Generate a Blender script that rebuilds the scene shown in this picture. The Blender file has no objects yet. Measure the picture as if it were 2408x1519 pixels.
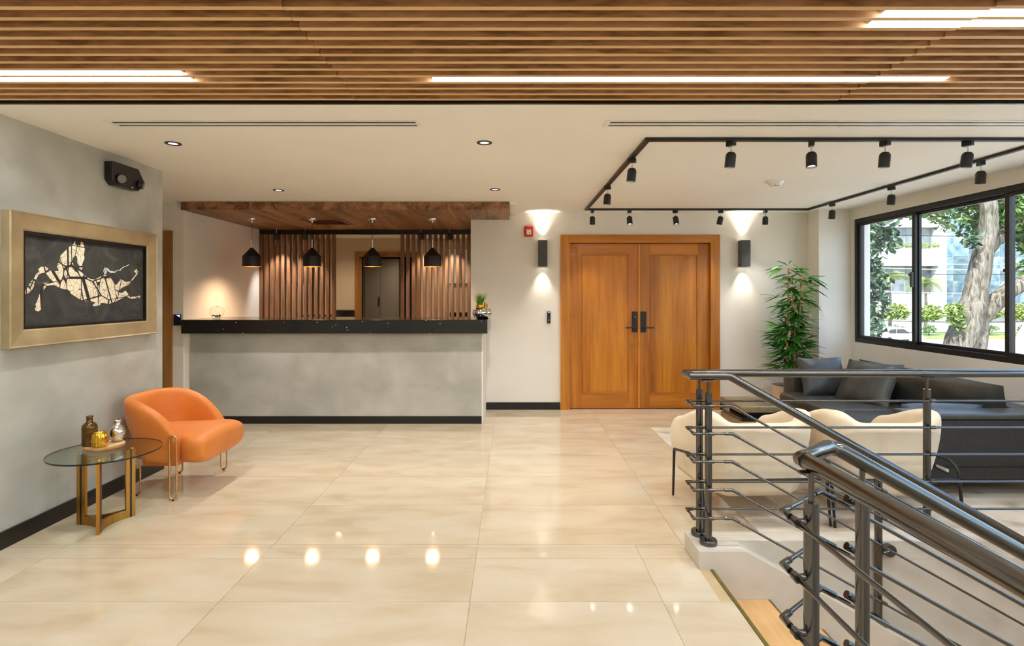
import bpy, bmesh, math, random
from mathutils import Vector, Matrix
from mathutils.geometry import tessellate_polygon

random.seed(7)
scene = bpy.context.scene
COL = scene.collection

# ------------------------------------------------------------------ camera
cam_data = bpy.data.cameras.new('camera')
cam_data.sensor_width = 36.0
cam_data.sensor_fit = 'HORIZONTAL'
cam_data.lens = 1290.0 / 2408.0 * 36.0
cam_data.shift_y = (692.0 - 759.5) / 2408.0
cam_data.clip_start = 0.02
cam_data.clip_end = 500
cam = bpy.data.objects.new('camera', cam_data)
cam.location = (0.0, 0.0, 1.47)
cam.rotation_euler = (math.pi / 2, 0, 0)
COL.objects.link(cam)
scene.camera = cam

# ------------------------------------------------------------------ world, sun, exposure
world = bpy.data.worlds.new('sky')
scene.world = world
world.use_nodes = True
wn = world.node_tree
bg = wn.nodes['Background']
sky = wn.nodes.new('ShaderNodeTexSky')
sky.sky_type = 'NISHITA'
sky.sun_disc = False
sky.sun_elevation = math.radians(58)
sky.sun_rotation = math.radians(215)
sky.air_density = 1.0
sky.dust_density = 2.5
wn.links.new(sky.outputs[0], bg.inputs[0])
bg.inputs[1].default_value = 0.37

sun_data = bpy.data.lights.new('sun', 'SUN')
sun_data.energy = 4.2
sun_data.angle = math.radians(0.6)
sun_data.color = (1.0, 0.95, 0.86)
sun = bpy.data.objects.new('sun', sun_data)
sun.rotation_euler = (math.radians(40), 0, math.radians(-38))
sun.location = (0, 0, 30)
COL.objects.link(sun)

vs = scene.view_settings
vs.view_transform = 'Standard'
vs.look = 'None'
vs.gamma = 1.0
vs.exposure = 1.32
vs.use_curve_mapping = False
scene.cycles.use_denoising = True
scene.cycles.max_bounces = 9
scene.cycles.diffuse_bounces = 5
scene.cycles.glossy_bounces = 4
scene.cycles.transmission_bounces = 8
scene.cycles.transparent_max_bounces = 12
scene.cycles.sample_clamp_indirect = 6.0
scene.cycles.caustics_reflective = False
scene.cycles.caustics_refractive = False

# ------------------------------------------------------------------ materials
def srgb(r, g, b):
    def c(v):
        v /= 255.0
        return v / 12.92 if v <= 0.04045 else ((v + 0.055) / 1.055) ** 2.4
    return (c(r), c(g), c(b), 1.0)

def new_mat(name):
    m = bpy.data.materials.new(name)
    m.use_nodes = True
    return m, m.node_tree, m.node_tree.nodes['Principled BSDF']

def plain(name, col, rough=0.5, metal=0.0, coat=0.0, spec=0.5, sheen=0.0):
    m, nt, b = new_mat(name)
    b.inputs['Base Color'].default_value = col
    b.inputs['Roughness'].default_value = rough
    b.inputs['Metallic'].default_value = metal
    b.inputs['Coat Weight'].default_value = coat
    b.inputs['Specular IOR Level'].default_value = spec
    b.inputs['Sheen Weight'].default_value = sheen
    # fine, barely visible unevenness so that no surface is perfectly uniform
    tc = nt.nodes.new('ShaderNodeTexCoord')
    nz = nt.nodes.new('ShaderNodeTexNoise')
    nz.inputs['Scale'].default_value = 35.0
    mr = nt.nodes.new('ShaderNodeMapRange')
    mr.inputs['To Min'].default_value = max(0.0, rough - 0.03)
    mr.inputs['To Max'].default_value = min(1.0, rough + 0.03)
    nt.links.new(tc.outputs['Object'], nz.inputs['Vector'])
    nt.links.new(nz.outputs['Fac'], mr.inputs['Value'])
    nt.links.new(mr.outputs['Result'], b.inputs['Roughness'])
    return m

def noisy(name, stops, scale=3.0, detail=5.0, stretch=(1, 1, 1), rough=0.5, metal=0.0, bump=0.0,
          bump_scale=None, rand=0.0, coat=0.0, spec=0.5, distort=0.0, sheen=0.0):
    """stops: [(position, colour), ...] through a noise; rand shifts and tints each object"""
    m, nt, b = new_mat(name)
    N = nt.nodes.new
    L = nt.links.new
    tc = N('ShaderNodeTexCoord')
    mp = N('ShaderNodeMapping')
    mp.inputs['Scale'].default_value = stretch
    L(tc.outputs['Object'], mp.inputs['Vector'])
    info = N('ShaderNodeObjectInfo')
    if rand > 0:
        mul = N('ShaderNodeMath'); mul.operation = 'MULTIPLY'
        mul.inputs[1].default_value = 37.0
        L(info.outputs['Random'], mul.inputs[0])
        cmb = N('ShaderNodeCombineXYZ')
        for k in range(3):
            L(mul.outputs[0], cmb.inputs[k])
        L(cmb.outputs[0], mp.inputs['Location'])
    nz = N('ShaderNodeTexNoise')
    nz.inputs['Scale'].default_value = scale
    nz.inputs['Detail'].default_value = detail
    nz.inputs['Distortion'].default_value = distort
    L(mp.outputs[0], nz.inputs['Vector'])
    cr = N('ShaderNodeValToRGB')
    e = cr.color_ramp.elements
    while len(e) < len(stops):
        e.new(0.5)
    for i, (p, c) in enumerate(stops):
        e[i].position = p
        e[i].color = c
    L(nz.outputs['Fac'], cr.inputs[0])
    out = cr.outputs[0]
    if rand > 0:
        hsv = N('ShaderNodeHueSaturation')
        mr = N('ShaderNodeMapRange')
        mr.inputs['To Min'].default_value = 1.0 - rand
        mr.inputs['To Max'].default_value = 1.0 + rand
        L(info.outputs['Random'], mr.inputs['Value'])
        L(mr.outputs['Result'], hsv.inputs['Value'])
        L(out, hsv.inputs['Color'])
        out = hsv.outputs[0]
    L(out, b.inputs['Base Color'])
    b.inputs['Roughness'].default_value = rough
    b.inputs['Metallic'].default_value = metal
    b.inputs['Coat Weight'].default_value = coat
    b.inputs['Specular IOR Level'].default_value = spec
    b.inputs['Sheen Weight'].default_value = sheen
    if bump > 0:
        bp = N('ShaderNodeBump')
        bp.inputs['Strength'].default_value = bump
        bp.inputs['Distance'].default_value = 0.01
        if bump_scale:
            n2 = N('ShaderNodeTexNoise')
            n2.inputs['Scale'].default_value = bump_scale
            n2.inputs['Detail'].default_value = 4
            L(tc.outputs['Object'], n2.inputs['Vector'])
            L(n2.outputs['Fac'], bp.inputs['Height'])
        else:
            L(nz.outputs['Fac'], bp.inputs['Height'])
        L(bp.outputs[0], b.inputs['Normal'])
    return m

def wood(name, dark, mid, light, axis=0, scale=6.0, rough=0.45, rand=0.12, coat=0.0, long=0.06, spec=0.5, band=0.16):
    """straight grain along one axis, figure from a distorted band wave"""
    m, nt, b = new_mat(name)
    N = nt.nodes.new
    L = nt.links.new
    tc = N('ShaderNodeTexCoord')
    mp = N('ShaderNodeMapping')
    s = [1.0, 1.0, 1.0]
    s[axis] = long
    mp.inputs['Scale'].default_value = s
    info = N('ShaderNodeObjectInfo')
    mul = N('ShaderNodeMath'); mul.operation = 'MULTIPLY'
    mul.inputs[1].default_value = 53.0
    L(info.outputs['Random'], mul.inputs[0])
    cmb = N('ShaderNodeCombineXYZ')
    for k in range(3):
        L(mul.outputs[0], cmb.inputs[k])
    L(tc.outputs['Object'], mp.inputs['Vector'])
    L(cmb.outputs[0], mp.inputs['Location'])
    n1 = N('ShaderNodeTexNoise')
    n1.inputs['Scale'].default_value = scale
    n1.inputs['Detail'].default_value = 6
    n1.inputs['Distortion'].default_value = 1.2
    n2 = N('ShaderNodeTexNoise')
    n2.inputs['Scale'].default_value = scale * 9
    n2.inputs['Detail'].default_value = 4
    L(mp.outputs[0], n1.inputs['Vector'])
    L(mp.outputs[0], n2.inputs['Vector'])
    mx = N('ShaderNodeMath'); mx.operation = 'MULTIPLY_ADD'
    mx.inputs[1].default_value = 0.35
    L(n2.outputs['Fac'], mx.inputs[0])
    m2 = N('ShaderNodeMath'); m2.operation = 'MULTIPLY'
    m2.inputs[1].default_value = 0.65
    L(n1.outputs['Fac'], m2.inputs[0])
    L(m2.outputs[0], mx.inputs[2])
    cr = N('ShaderNodeValToRGB')
    e = cr.color_ramp.elements
    e.new(0.5)
    e[0].position, e[0].color = 0.5 - band, dark
    e[1].position, e[1].color = 0.5, mid
    e[2].position, e[2].color = 0.5 + band, light
    L(mx.outputs[0], cr.inputs[0])
    hsv = N('ShaderNodeHueSaturation')
    mr = N('ShaderNodeMapRange')
    mr.inputs['To Min'].default_value = 1.0 - rand
    mr.inputs['To Max'].default_value = 1.0 + rand
    L(info.outputs['Random'], mr.inputs['Value'])
    L(mr.outputs['Result'], hsv.inputs['Value'])
    L(cr.outputs[0], hsv.inputs['Color'])
    L(hsv.outputs[0], b.inputs['Base Color'])
    b.inputs['Roughness'].default_value = rough
    b.inputs['Coat Weight'].default_value = coat
    b.inputs['Specular IOR Level'].default_value = spec
    bp = N('ShaderNodeBump')
    bp.inputs['Strength'].default_value = 0.08
    bp.inputs['Distance'].default_value = 0.005
    L(mx.outputs[0], bp.inputs['Height'])
    L(bp.outputs[0], b.inputs['Normal'])
    return m

def glow(name, col, strength):
    m = bpy.data.materials.new(name)
    m.use_nodes = True
    nt = m.node_tree
    nt.nodes.clear()
    em = nt.nodes.new('ShaderNodeEmission')
    em.inputs[0].default_value = col
    em.inputs[1].default_value = strength
    o = nt.nodes.new('ShaderNodeOutputMaterial')
    nt.links.new(em.outputs[0], o.inputs[0])
    return m

def clear_glass(name, tint, gloss=1.45, rough=0.0):
    """thin pane: light passes straight through, the surface mirrors by Fresnel"""
    m = bpy.data.materials.new(name)
    m.use_nodes = True
    nt = m.node_tree
    nt.nodes.clear()
    N = nt.nodes.new
    tr = N('ShaderNodeBsdfTransparent'); tr.inputs[0].default_value = tint
    gl = N('ShaderNodeBsdfGlossy'); gl.inputs['Roughness'].default_value = rough
    # Schlick reflectance, the same from both sides of the sheet
    f0 = ((gloss - 1) / (gloss + 1)) ** 2
    lw = N('ShaderNodeLayerWeight'); lw.inputs[0].default_value = 0.5
    pw = N('ShaderNodeMath'); pw.operation = 'POWER'; pw.inputs[1].default_value = 5.0
    nt.links.new(lw.outputs['Facing'], pw.inputs[0])
    fr = N('ShaderNodeMath'); fr.operation = 'MULTIPLY_ADD'
    fr.inputs[1].default_value = 1 - f0; fr.inputs[2].default_value = f0
    nt.links.new(pw.outputs[0], fr.inputs[0])
    mx = N('ShaderNodeMixShader')
    o = N('ShaderNodeOutputMaterial')
    nt.links.new(fr.outputs[0], mx.inputs[0])
    nt.links.new(tr.outputs[0], mx.inputs[1])
    nt.links.new(gl.outputs[0], mx.inputs[2])
    nt.links.new(mx.outputs[0], o.inputs[0])
    return m

MAT = {}
MAT['wall'] = noisy('wall_paint', [(0.3, srgb(232, 226, 216)), (0.7, srgb(237, 232, 223))], 2.0, rough=0.7, bump=0.03, bump_scale=180, spec=0.3)
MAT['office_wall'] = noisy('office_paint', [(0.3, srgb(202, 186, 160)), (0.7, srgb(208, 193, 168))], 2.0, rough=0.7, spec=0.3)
MAT['ceiling'] = noisy('ceiling_paint', [(0.3, srgb(242, 238, 229)), (0.7, srgb(245, 241, 233))], 1.5, rough=0.8, spec=0.2)
MAT['stucco'] = noisy('grey_stucco', [(0.30, srgb(164, 163, 154)), (0.5, srgb(180, 179, 169)), (0.72, srgb(194, 193, 184))], 2.6, 9.0, (1, 1, 1.2), rough=0.55, bump=0.10, bump_scale=14, distort=0.35)
MAT['curb'] = noisy('curb_plaster', [(0.3, srgb(194, 185, 168)), (0.7, srgb(213, 205, 189))], 3.5, 8.0, rough=0.5, distort=0.6)
MAT['tile'] = noisy('polished_tile', [(0.28, srgb(193, 173, 142)), (0.5, srgb(204, 188, 160)), (0.75, srgb(212, 200, 176))], 2.1, 9.0, (1, 2.6, 1), rough=0.06, rand=0.02, distort=0.5, spec=0.62)
MAT['grout'] = plain('tile_grout', srgb(190, 166, 125), 0.8)
MAT['black_base'] = plain('black_baseboard', srgb(18, 17, 17), 0.3)
MAT['black_metal'] = noisy('black_metal', [(0.3, srgb(20, 20, 20)), (0.7, srgb(28, 27, 26))], 60, rough=0.42, spec=0.5)
MAT['charcoal'] = noisy('charcoal_powder_coat', [(0.3, srgb(62, 62, 61)), (0.7, srgb(74, 74, 72))], 90, rough=0.55)
MAT['chrome'] = plain('polished_chrome', srgb(215, 212, 208), 0.08, 1.0)
MAT['steel'] = plain('dark_polished_steel', srgb(106, 104, 101), 0.18, 1.0)
MAT['brass'] = noisy('brushed_brass', [(0.3, srgb(176, 128, 56)), (0.7, srgb(200, 152, 78))], 30, 3, (1, 1, 0.05), rough=0.32, metal=1.0)
MAT['brass_trim'] = noisy('antique_brass_trim', [(0.3, srgb(138, 122, 62)), (0.7, srgb(158, 140, 78))], 30, rough=0.4, metal=0.85)
MAT['gold'] = plain('mirror_gold', srgb(232, 176, 60), 0.12, 1.0)
MAT['rose_gold'] = plain('pale_gold_tube', srgb(214, 168, 106), 0.28, 1.0)
MAT['silver'] = noisy('silver_lustre', [(0.3, srgb(205, 192, 178)), (0.7, srgb(232, 224, 214))], 20, rough=0.18, metal=1.0)
MAT['bronze'] = noisy('bronze_glass', [(0.3, srgb(84, 58, 24)), (0.7, srgb(122, 90, 44))], 24, rough=0.16, metal=0.7)
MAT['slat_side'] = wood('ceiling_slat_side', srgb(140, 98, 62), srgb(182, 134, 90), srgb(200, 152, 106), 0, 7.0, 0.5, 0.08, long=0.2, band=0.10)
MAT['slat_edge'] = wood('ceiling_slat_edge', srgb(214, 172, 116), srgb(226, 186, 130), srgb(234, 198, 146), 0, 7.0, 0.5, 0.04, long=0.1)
MAT['walnut'] = wood('walnut_board', srgb(92, 58, 34), srgb(138, 94, 60), srgb(168, 122, 84), 1, 6.0, 0.4, 0.12, long=0.12, band=0.11)
MAT['walnut_v'] = wood('walnut_slat', srgb(92, 60, 38), srgb(126, 86, 57), srgb(150, 106, 72), 2, 6.0, 0.45, 0.10, long=0.08)
MAT['door'] = wood('honey_door_wood', srgb(166, 92, 10), srgb(192, 117, 22), srgb(212, 140, 38), 2, 3.2, 0.32, 0.16, coat=0.25, long=0.07)
MAT['door_h'] = wood('honey_door_wood_rail', srgb(166, 92, 10), srgb(190, 115, 22), srgb(208, 136, 36), 0, 3.2, 0.32, 0.08, coat=0.25, long=0.07)
MAT['door_dark'] = wood('brown_door_frame_wood', srgb(120, 78, 32), srgb(150, 102, 50), srgb(170, 122, 66), 2, 4.0, 0.4, 0.08, long=0.07)
MAT['tread'] = wood('oak_tread', srgb(196, 148, 88), srgb(216, 170, 110), srgb(228, 186, 128), 1, 4.0, 0.4, 0.05, long=0.1)
MAT['granite'] = None
MAT['orange'] = noisy('orange_leather', [(0.3, srgb(205, 112, 34)), (0.7, srgb(220, 130, 46))], 5, 8, rough=0.5, bump=0.05, bump_scale=220, sheen=0.1)
MAT['cream'] = noisy('cream_fabric', [(0.3, srgb(224, 205, 174)), (0.7, srgb(235, 219, 191))], 7, 8, rough=0.8, bump=0.06, bump_scale=260, sheen=0.2)
MAT['leather'] = noisy('charcoal_leather', [(0.3, srgb(58, 59, 57)), (0.7, srgb(76, 77, 74))], 8, 8, rough=0.38, bump=0.05, bump_scale=160)
MAT['sofa_fabric'] = noisy('charcoal_weave', [(0.35, srgb(38, 37, 36)), (0.65, srgb(58, 56, 53))], 220, 2, rough=0.85, bump=0.1, bump_scale=400)
MAT['rug'] = noisy('grey_rug', [(0.30, srgb(160, 145, 124)), (0.45, srgb(206, 194, 174)), (0.7, srgb(226, 217, 202))], 1.6, 9, (1, 1.8, 1), rough=0.95, bump=0.3, bump_scale=300, distort=1.0, spec=0.1)
MAT['marble'] = noisy('black_marble', [(0.35, srgb(20, 20, 20)), (0.62, srgb(34, 33, 32)), (0.75, srgb(80, 78, 74))], 5, 9, rough=0.12, distort=2.0)
MAT['bronze_mat'] = noisy('champagne_metal', [(0.3, srgb(150, 134, 100)), (0.7, srgb(170, 154, 118))], 20, rough=0.36, metal=0.6)
MAT['white'] = plain('white_plastic', srgb(236, 232, 224), 0.45)
MAT['red'] = plain('red_plastic', srgb(206, 44, 28), 0.35)
MAT['culm'] = noisy('bamboo_culm', [(0.3, srgb(196, 142, 78)), (0.7, srgb(222, 172, 104))], 14, 4, (1, 1, 0.1), rough=0.5)
MAT['leaf'] = noisy('bamboo_leaf', [(0.3, srgb(34, 92, 26)), (0.55, srgb(62, 130, 40)), (0.8, srgb(130, 170, 58))], 6, 4, rough=0.4, rand=0.35)
MAT['pot'] = noisy('pink_clay_pot', [(0.3, srgb(206, 178, 150)), (0.7, srgb(220, 194, 166))], 12, rough=0.6)
MAT['soil'] = noisy('violet_grey_gravel', [(0.35, srgb(96, 88, 96)), (0.65, srgb(138, 130, 138))], 90, rough=0.9, bump=0.5)
MAT['grass'] = noisy('green_blade', [(0.3, srgb(56, 96, 8)), (0.7, srgb(112, 158, 24))], 20, rough=0.45)
MAT['pale_wood'] = wood('pale_wood_slice', srgb(214, 172, 126), srgb(232, 196, 150), srgb(242, 212, 170), 0, 8.0, 0.55, 0.03, long=0.6)
MAT['bark_edge'] = noisy('slice_bark', [(0.3, srgb(172, 116, 62)), (0.7, srgb(206, 156, 98))], 26, rough=0.8, bump=0.4)
MAT['frame_gold'] = noisy('champagne_frame_leaf', [(0.3, srgb(164, 144, 108)), (0.6, srgb(182, 162, 124)), (0.8, srgb(198, 180, 144))], 5, 6, (1, 1, 1), rough=0.42, metal=0.45)
MAT['canvas'] = noisy('charcoal_canvas', [(0.3, srgb(40, 39, 36)), (0.55, srgb(56, 55, 51)), (0.8, srgb(78, 77, 72))], 6, 8, rough=0.8, distort=1.5, bump=0.1)
MAT['office_door'] = plain('grey_closet_door', srgb(120, 114, 104), 0.5)
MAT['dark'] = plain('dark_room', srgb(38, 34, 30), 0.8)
MAT['pebble'] = noisy('grey_pebble', [(0.3, srgb(70, 80, 80)), (0.7, srgb(140, 150, 146))], 40, rough=0.5, rand=0.3)
MAT['glass'] = clear_glass('window_glass', (0.95, 0.985, 0.97, 1))
MAT['table_glass'] = clear_glass('table_glass', (0.86, 0.92, 0.88, 1), 1.5)
MAT['glass_edge'] = plain('dark_glass_edge', srgb(14, 22, 20), 0.1)
MAT['jar_glass'] = clear_glass('jar_glass', (0.96, 0.96, 0.95, 1), 1.7)
MAT['lamp_white'] = glow('linear_lamp_diffuser', (0.89, 0.95, 1.0, 1), 16.0)
MAT['spot_glow'] = glow('spot_lamp_lens', (1.0, 0.93, 0.82, 1), 14.0)
MAT['sconce_glow'] = glow('sconce_lens', (1.0, 0.9, 0.76, 1), 1.5)
MAT['down_glow'] = glow('downlight_lens', (0.95, 0.97, 1.0, 1), 1.6)
MAT['bulb'] = glow('pendant_bulb', (1.0, 0.62, 0.30, 1), 22.0)
MAT['copper_in'] = plain('copper_shade_lining', srgb(226, 128, 48), 0.35, 0.7)
MAT['led_blue'] = glow('blue_status_led', (0.12, 0.16, 1.0, 1), 3.0)

def granite():
    m, nt, b = new_mat('black_sparkle_granite')
    N = nt.nodes.new
    L = nt.links.new
    tc = N('ShaderNodeTexCoord')
    vo = N('ShaderNodeTexVoronoi')
    vo.inputs['Scale'].default_value = 24.0
    L(tc.outputs['Object'], vo.inputs['Vector'])
    lt = N('ShaderNodeMath'); lt.operation = 'LESS_THAN'; lt.inputs[1].default_value = 0.11
    L(vo.outputs['Distance'], lt.inputs[0])
    sep = N('ShaderNodeSeparateColor')
    L(vo.outputs['Color'], sep.inputs[0])
    gt = N('ShaderNodeMath'); gt.operation = 'GREATER_THAN'; gt.inputs[1].default_value = 0.62
    L(sep.outputs[0], gt.inputs[0])
    mu = N('ShaderNodeMath'); mu.operation = 'MULTIPLY'
    L(lt.outputs[0], mu.inputs[0]); L(gt.outputs[0], mu.inputs[1])
    mx = N('ShaderNodeMix'); mx.data_type = 'RGBA'
    L(mu.outputs[0], mx.inputs['Factor'])
    mx.inputs['A'].default_value = srgb(24, 22, 20)
    mx.inputs['B'].default_value = srgb(225, 220, 210)
    L(mx.outputs['Result'], b.inputs['Base Color'])
    b.inputs['Roughness'].default_value = 0.14
    return m
MAT['granite'] = granite()

def horse_mat():
    """cream paint crossed by thin black drip lines: a print on the flat canvas"""
    m, nt, b = new_mat('cream_drip_paint')
    N = nt.nodes.new
    L = nt.links.new
    tc = N('ShaderNodeTexCoord')
    prev = None
    for k, (sc, st, ang, th) in enumerate(((9, (1, 1, 0.35), 0.6, 0.022), (9, (1, 0.35, 1), -0.6, 0.02), (24, (1, 1, 1), 0.2, 0.016))):
        mp = N('ShaderNodeMapping')
        mp.inputs['Scale'].default_value = st
        mp.inputs['Rotation'].default_value = (ang, 0, 0)
        mp.inputs['Location'].default_value = (k * 3.1, k * 1.7, 0)
        L(tc.outputs['Object'], mp.inputs['Vector'])
        vo = N('ShaderNodeTexVoronoi')
        vo.feature = 'DISTANCE_TO_EDGE'
        vo.inputs['Scale'].default_value = sc
        L(mp.outputs[0], vo.inputs['Vector'])
        g = N('ShaderNodeMath'); g.operation = 'GREATER_THAN'; g.inputs[1].default_value = th
        L(vo.outputs['Distance'], g.inputs[0])
        if prev is None:
            prev = g.outputs[0]
        else:
            mu = N('ShaderNodeMath'); mu.operation = 'MULTIPLY'
            L(prev, mu.inputs[0]); L(g.outputs[0], mu.inputs[1])
            prev = mu.outputs[0]
    mx = N('ShaderNodeMix'); mx.data_type = 'RGBA'
    L(prev, mx.inputs['Factor'])
    mx.inputs['A'].default_value = srgb(34, 30, 26)
    mx.inputs['B'].default_value = srgb(226, 212, 184)
    L(mx.outputs['Result'], b.inputs['Base Color'])
    b.inputs['Roughness'].default_value = 0.7
    return m
MAT['horse'] = horse_mat()

# ------------------------------------------------------------------ mesh helpers
class MB:
    def __init__(self):
        self.v, self.f, self.mi = [], [], []
    def add(self, vs, fs, mi=0):
        o = len(self.v)
        self.v += [tuple(p) for p in vs]
        self.f += [tuple(i + o for i in f) for f in fs]
        self.mi += [mi] * len(fs)
        return self
    def box(self, x0, x1, y0, y1, z0, z1, mi=0):
        vs = [(x0, y0, z0), (x1, y0, z0), (x1, y1, z0), (x0, y1, z0), (x0, y0, z1), (x1, y0, z1), (x1, y1, z1), (x0, y1, z1)]
        return self.add(vs, [(0, 3, 2, 1), (4, 5, 6, 7), (0, 1, 5, 4), (1, 2, 6, 5), (2, 3, 7, 6), (3, 0, 4, 7)], mi)
    def rbox(self, x0, x1, y0, y1, z0, z1, r=0.01, seg=2, mi=0):
        bm = bmesh.new()
        bmesh.ops.create_cube(bm, size=1.0)
        for p in bm.verts:
            p.co = Vector(((x0 + x1) / 2 + p.co.x * (x1 - x0), (y0 + y1) / 2 + p.co.y * (y1 - y0), (z0 + z1) / 2 + p.co.z * (z1 - z0)))
        bmesh.ops.bevel(bm, geom=bm.edges[:] + bm.verts[:], offset=r, segments=seg, affect='EDGES', profile=0.5)
        bm.verts.index_update()
        self.add([p.co[:] for p in bm.verts], [[q.index for q in f.verts] for f in bm.faces], mi)
        bm.free()
        return self
    def tube(self, pts, r, n=10, closed=False, cap=True, mi=0):
        pts = [Vector(p) for p in pts]
        k = len(pts)
        rs = r if isinstance(r, (list, tuple)) else [r] * k
        tan = []
        for i in range(k):
            if closed:
                t = (pts[(i + 1) % k] - pts[i]).normalized() + (pts[i] - pts[i - 1]).normalized()
            elif i == 0:
                t = pts[1] - pts[0]
            elif i == k - 1:
                t = pts[-1] - pts[-2]
            else:
                t = (pts[i + 1] - pts[i]).normalized() + (pts[i] - pts[i - 1]).normalized()
            tan.append(t.normalized())
        ref = Vector((0, 0, 1)) if abs(tan[0].z) < 0.9 else Vector((1, 0, 0))
        u = (ref - tan[0] * ref.dot(tan[0])).normalized()
        vs = []
        for i in range(k):
            u = (u - tan[i] * u.dot(tan[i])).normalized()
            w = tan[i].cross(u)
            # widen at mitred corners so that the tube keeps its thickness
            if not closed and 0 < i < k - 1 or closed:
                a = (pts[i] - pts[i - 1]).normalized()
                c = max(0.5, a.dot(tan[i]))
                bis = (a - tan[i] * a.dot(tan[i]))
                bis = bis.normalized() if bis.length > 1e-6 else None
            else:
                c, bis = 1.0, None
            for j in range(n):
                ang = 2 * math.pi * j / n
                off = u * math.cos(ang) + w * math.sin(ang)
                if bis is not None:
                    comp = off.dot(bis)
                    off = off + bis * comp * (1 / c - 1)
                vs.append(pts[i] + off * rs[i])
        fs = []
        for i in range(k if closed else k - 1):
            a, b2 = i * n, ((i + 1) % k) * n
            for j in range(n):
                fs.append((a + j, a + (j + 1) % n, b2 + (j + 1) % n, b2 + j))
        if cap and not closed:
            fs.append(tuple(reversed(range(n))))
            fs.append(tuple(range((k - 1) * n, k * n)))
        return self.add(vs, fs, mi)
    def lathe(self, prof, c=(0, 0, 0), n=24, mi=0, cap0=False, cap1=False, wob=None):
        vs = []
        for (r, z) in prof:
            for j in range(n):
                a = 2 * math.pi * j / n
                rr = r * (wob(a, z) if wob else 1.0)
                vs.append((c[0] + rr * math.cos(a), c[1] + rr * math.sin(a), c[2] + z))
        fs = []
        for i in range(len(prof) - 1):
            for j in range(n):
                fs.append((i * n + j, i * n + (j + 1) % n, (i + 1) * n + (j + 1) % n, (i + 1) * n + j))
        if cap0:
            fs.append(tuple(reversed(range(n))))
        if cap1:
            fs.append(tuple(range((len(prof) - 1) * n, len(prof) * n)))
        return self.add(vs, fs, mi)
    def prism(self, poly, axis, a0, a1, mi=0):
        """polygon in the two other axes, extruded along axis (0, 1 or 2)"""
        def p3(p, a):
            if axis == 0: return (a, p[0], p[1])
            if axis == 1: return (p[0], a, p[1])
            return (p[0], p[1], a)
        n = len(poly)
        vs = [p3(p, a0) for p in poly] + [p3(p, a1) for p in poly]
        tri = tessellate_polygon([[Vector((p[0], p[1], 0)) for p in poly]])
        fs = [tuple(t) for t in tri] + [tuple(i + n for i in reversed(t)) for t in tri]
        fs += [(i, (i + 1) % n, (i + 1) % n + n, i + n) for i in range(n)]
        return self.add(vs, fs, mi)
    def grid(self, rows, closed_u=False, closed_v=False, mi=0):
        nu, nv = len(rows), len(rows[0])
        vs = [p for r in rows for p in r]
        fs = []
        for i in range(nu if closed_u else nu - 1):
            for j in range(nv if closed_v else nv - 1):
                i2, j2 = (i + 1) % nu, (j + 1) % nv
                fs.append((i * nv + j, i * nv + j2, i2 * nv + j2, i2 * nv + j))
        return self.add(vs, fs, mi)
    def xform(self, M):
        self.v = [tuple(M @ Vector(p)) for p in self.v]
        return self
    def build(self, name, mat, parent=None, smooth=None, subsurf=0, world=False, fix=True, bevel=0):
        me = bpy.data.meshes.new(name)
        vs = self.v
        if world and parent is not None:
            o = wloc(parent)
            vs = [(p[0] - o[0], p[1] - o[1], p[2] - o[2]) for p in vs]
        me.from_pydata(vs, [], self.f)
        mats = mat if isinstance(mat, (list, tuple)) else [mat]
        for m in mats:
            me.materials.append(MAT[m] if isinstance(m, str) else m)
        if len(mats) > 1:
            me.polygons.foreach_set('material_index', self.mi)
        if fix:
            bm = bmesh.new(); bm.from_mesh(me)
            bmesh.ops.recalc_face_normals(bm, faces=bm.faces)
            bm.to_mesh(me); bm.free()
        if smooth is not None:
            me.polygons.foreach_set('use_smooth', [True] * len(me.polygons))
            if smooth < 180:
                me.set_sharp_from_angle(angle=math.radians(smooth))
        me.update()
        o = bpy.data.objects.new(name, me)
        COL.objects.link(o)
        if parent is not None:
            o.parent = parent
        if bevel:
            bv = o.modifiers.new('bevel', 'BEVEL'); bv.width = bevel; bv.segments = 2; bv.limit_method = 'ANGLE'
        if subsurf:
            ss = o.modifiers.new('subdivision', 'SUBSURF'); ss.levels = subsurf; ss.render_levels = subsurf
        return o

def wloc(o):
    p = Vector((0, 0, 0))
    while o is not None:
        p = p + o.location
        o = o.parent
    return p

def tag(o, label, cat=None, group=None, kind=None):
    o['label'] = label
    if cat: o['category'] = cat
    if group: o['group'] = group
    if kind: o['kind'] = kind
    return o

def thing(name, label, cat, loc=(0, 0, 0), rz=0.0, group=None, kind=None):
    o = bpy.data.objects.new(name, None)
    o.empty_display_size = 0.1
    o.location = loc
    o.rotation_euler = (0, 0, rz)
    COL.objects.link(o)
    return tag(o, label, cat, group, kind)

def copy_tree(o, parent=None):
    c = o.copy()
    COL.objects.link(c)
    if parent is not None:
        c.parent = parent
    for ch in list(o.children):
        copy_tree(ch, c)
    return c

def struct(name, mb, mat, label, **kw):
    o = mb.build(name, mat, **kw)
    return tag(o, label, None, None, 'structure')

def lamp(name, kind, loc, energy, col, parent=None, **kw):
    d = bpy.data.lights.new(name, kind)
    d.energy = energy
    d.color = col
    for k, v in kw.items():
        setattr(d, k, v)
    o = bpy.data.objects.new(name, d)
    o.location = loc
    COL.objects.link(o)
    if parent is not None:
        o.parent = parent
    return o

def arc(c, r, a0, a1, n, plane='xz'):
    out = []
    for i in range(n + 1):
        a = a0 + (a1 - a0) * i / n
        p, q = r * math.cos(a), r * math.sin(a)
        if plane == 'xz': out.append((c[0] + p, c[1], c[2] + q))
        elif plane == 'xy': out.append((c[0] + p, c[1] + q, c[2]))
        else: out.append((c[0], c[1] + p, c[2] + q))
    return out

CEIL = 2.509
XL, XR = -2.946, 4.16
YB = 7.0

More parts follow.
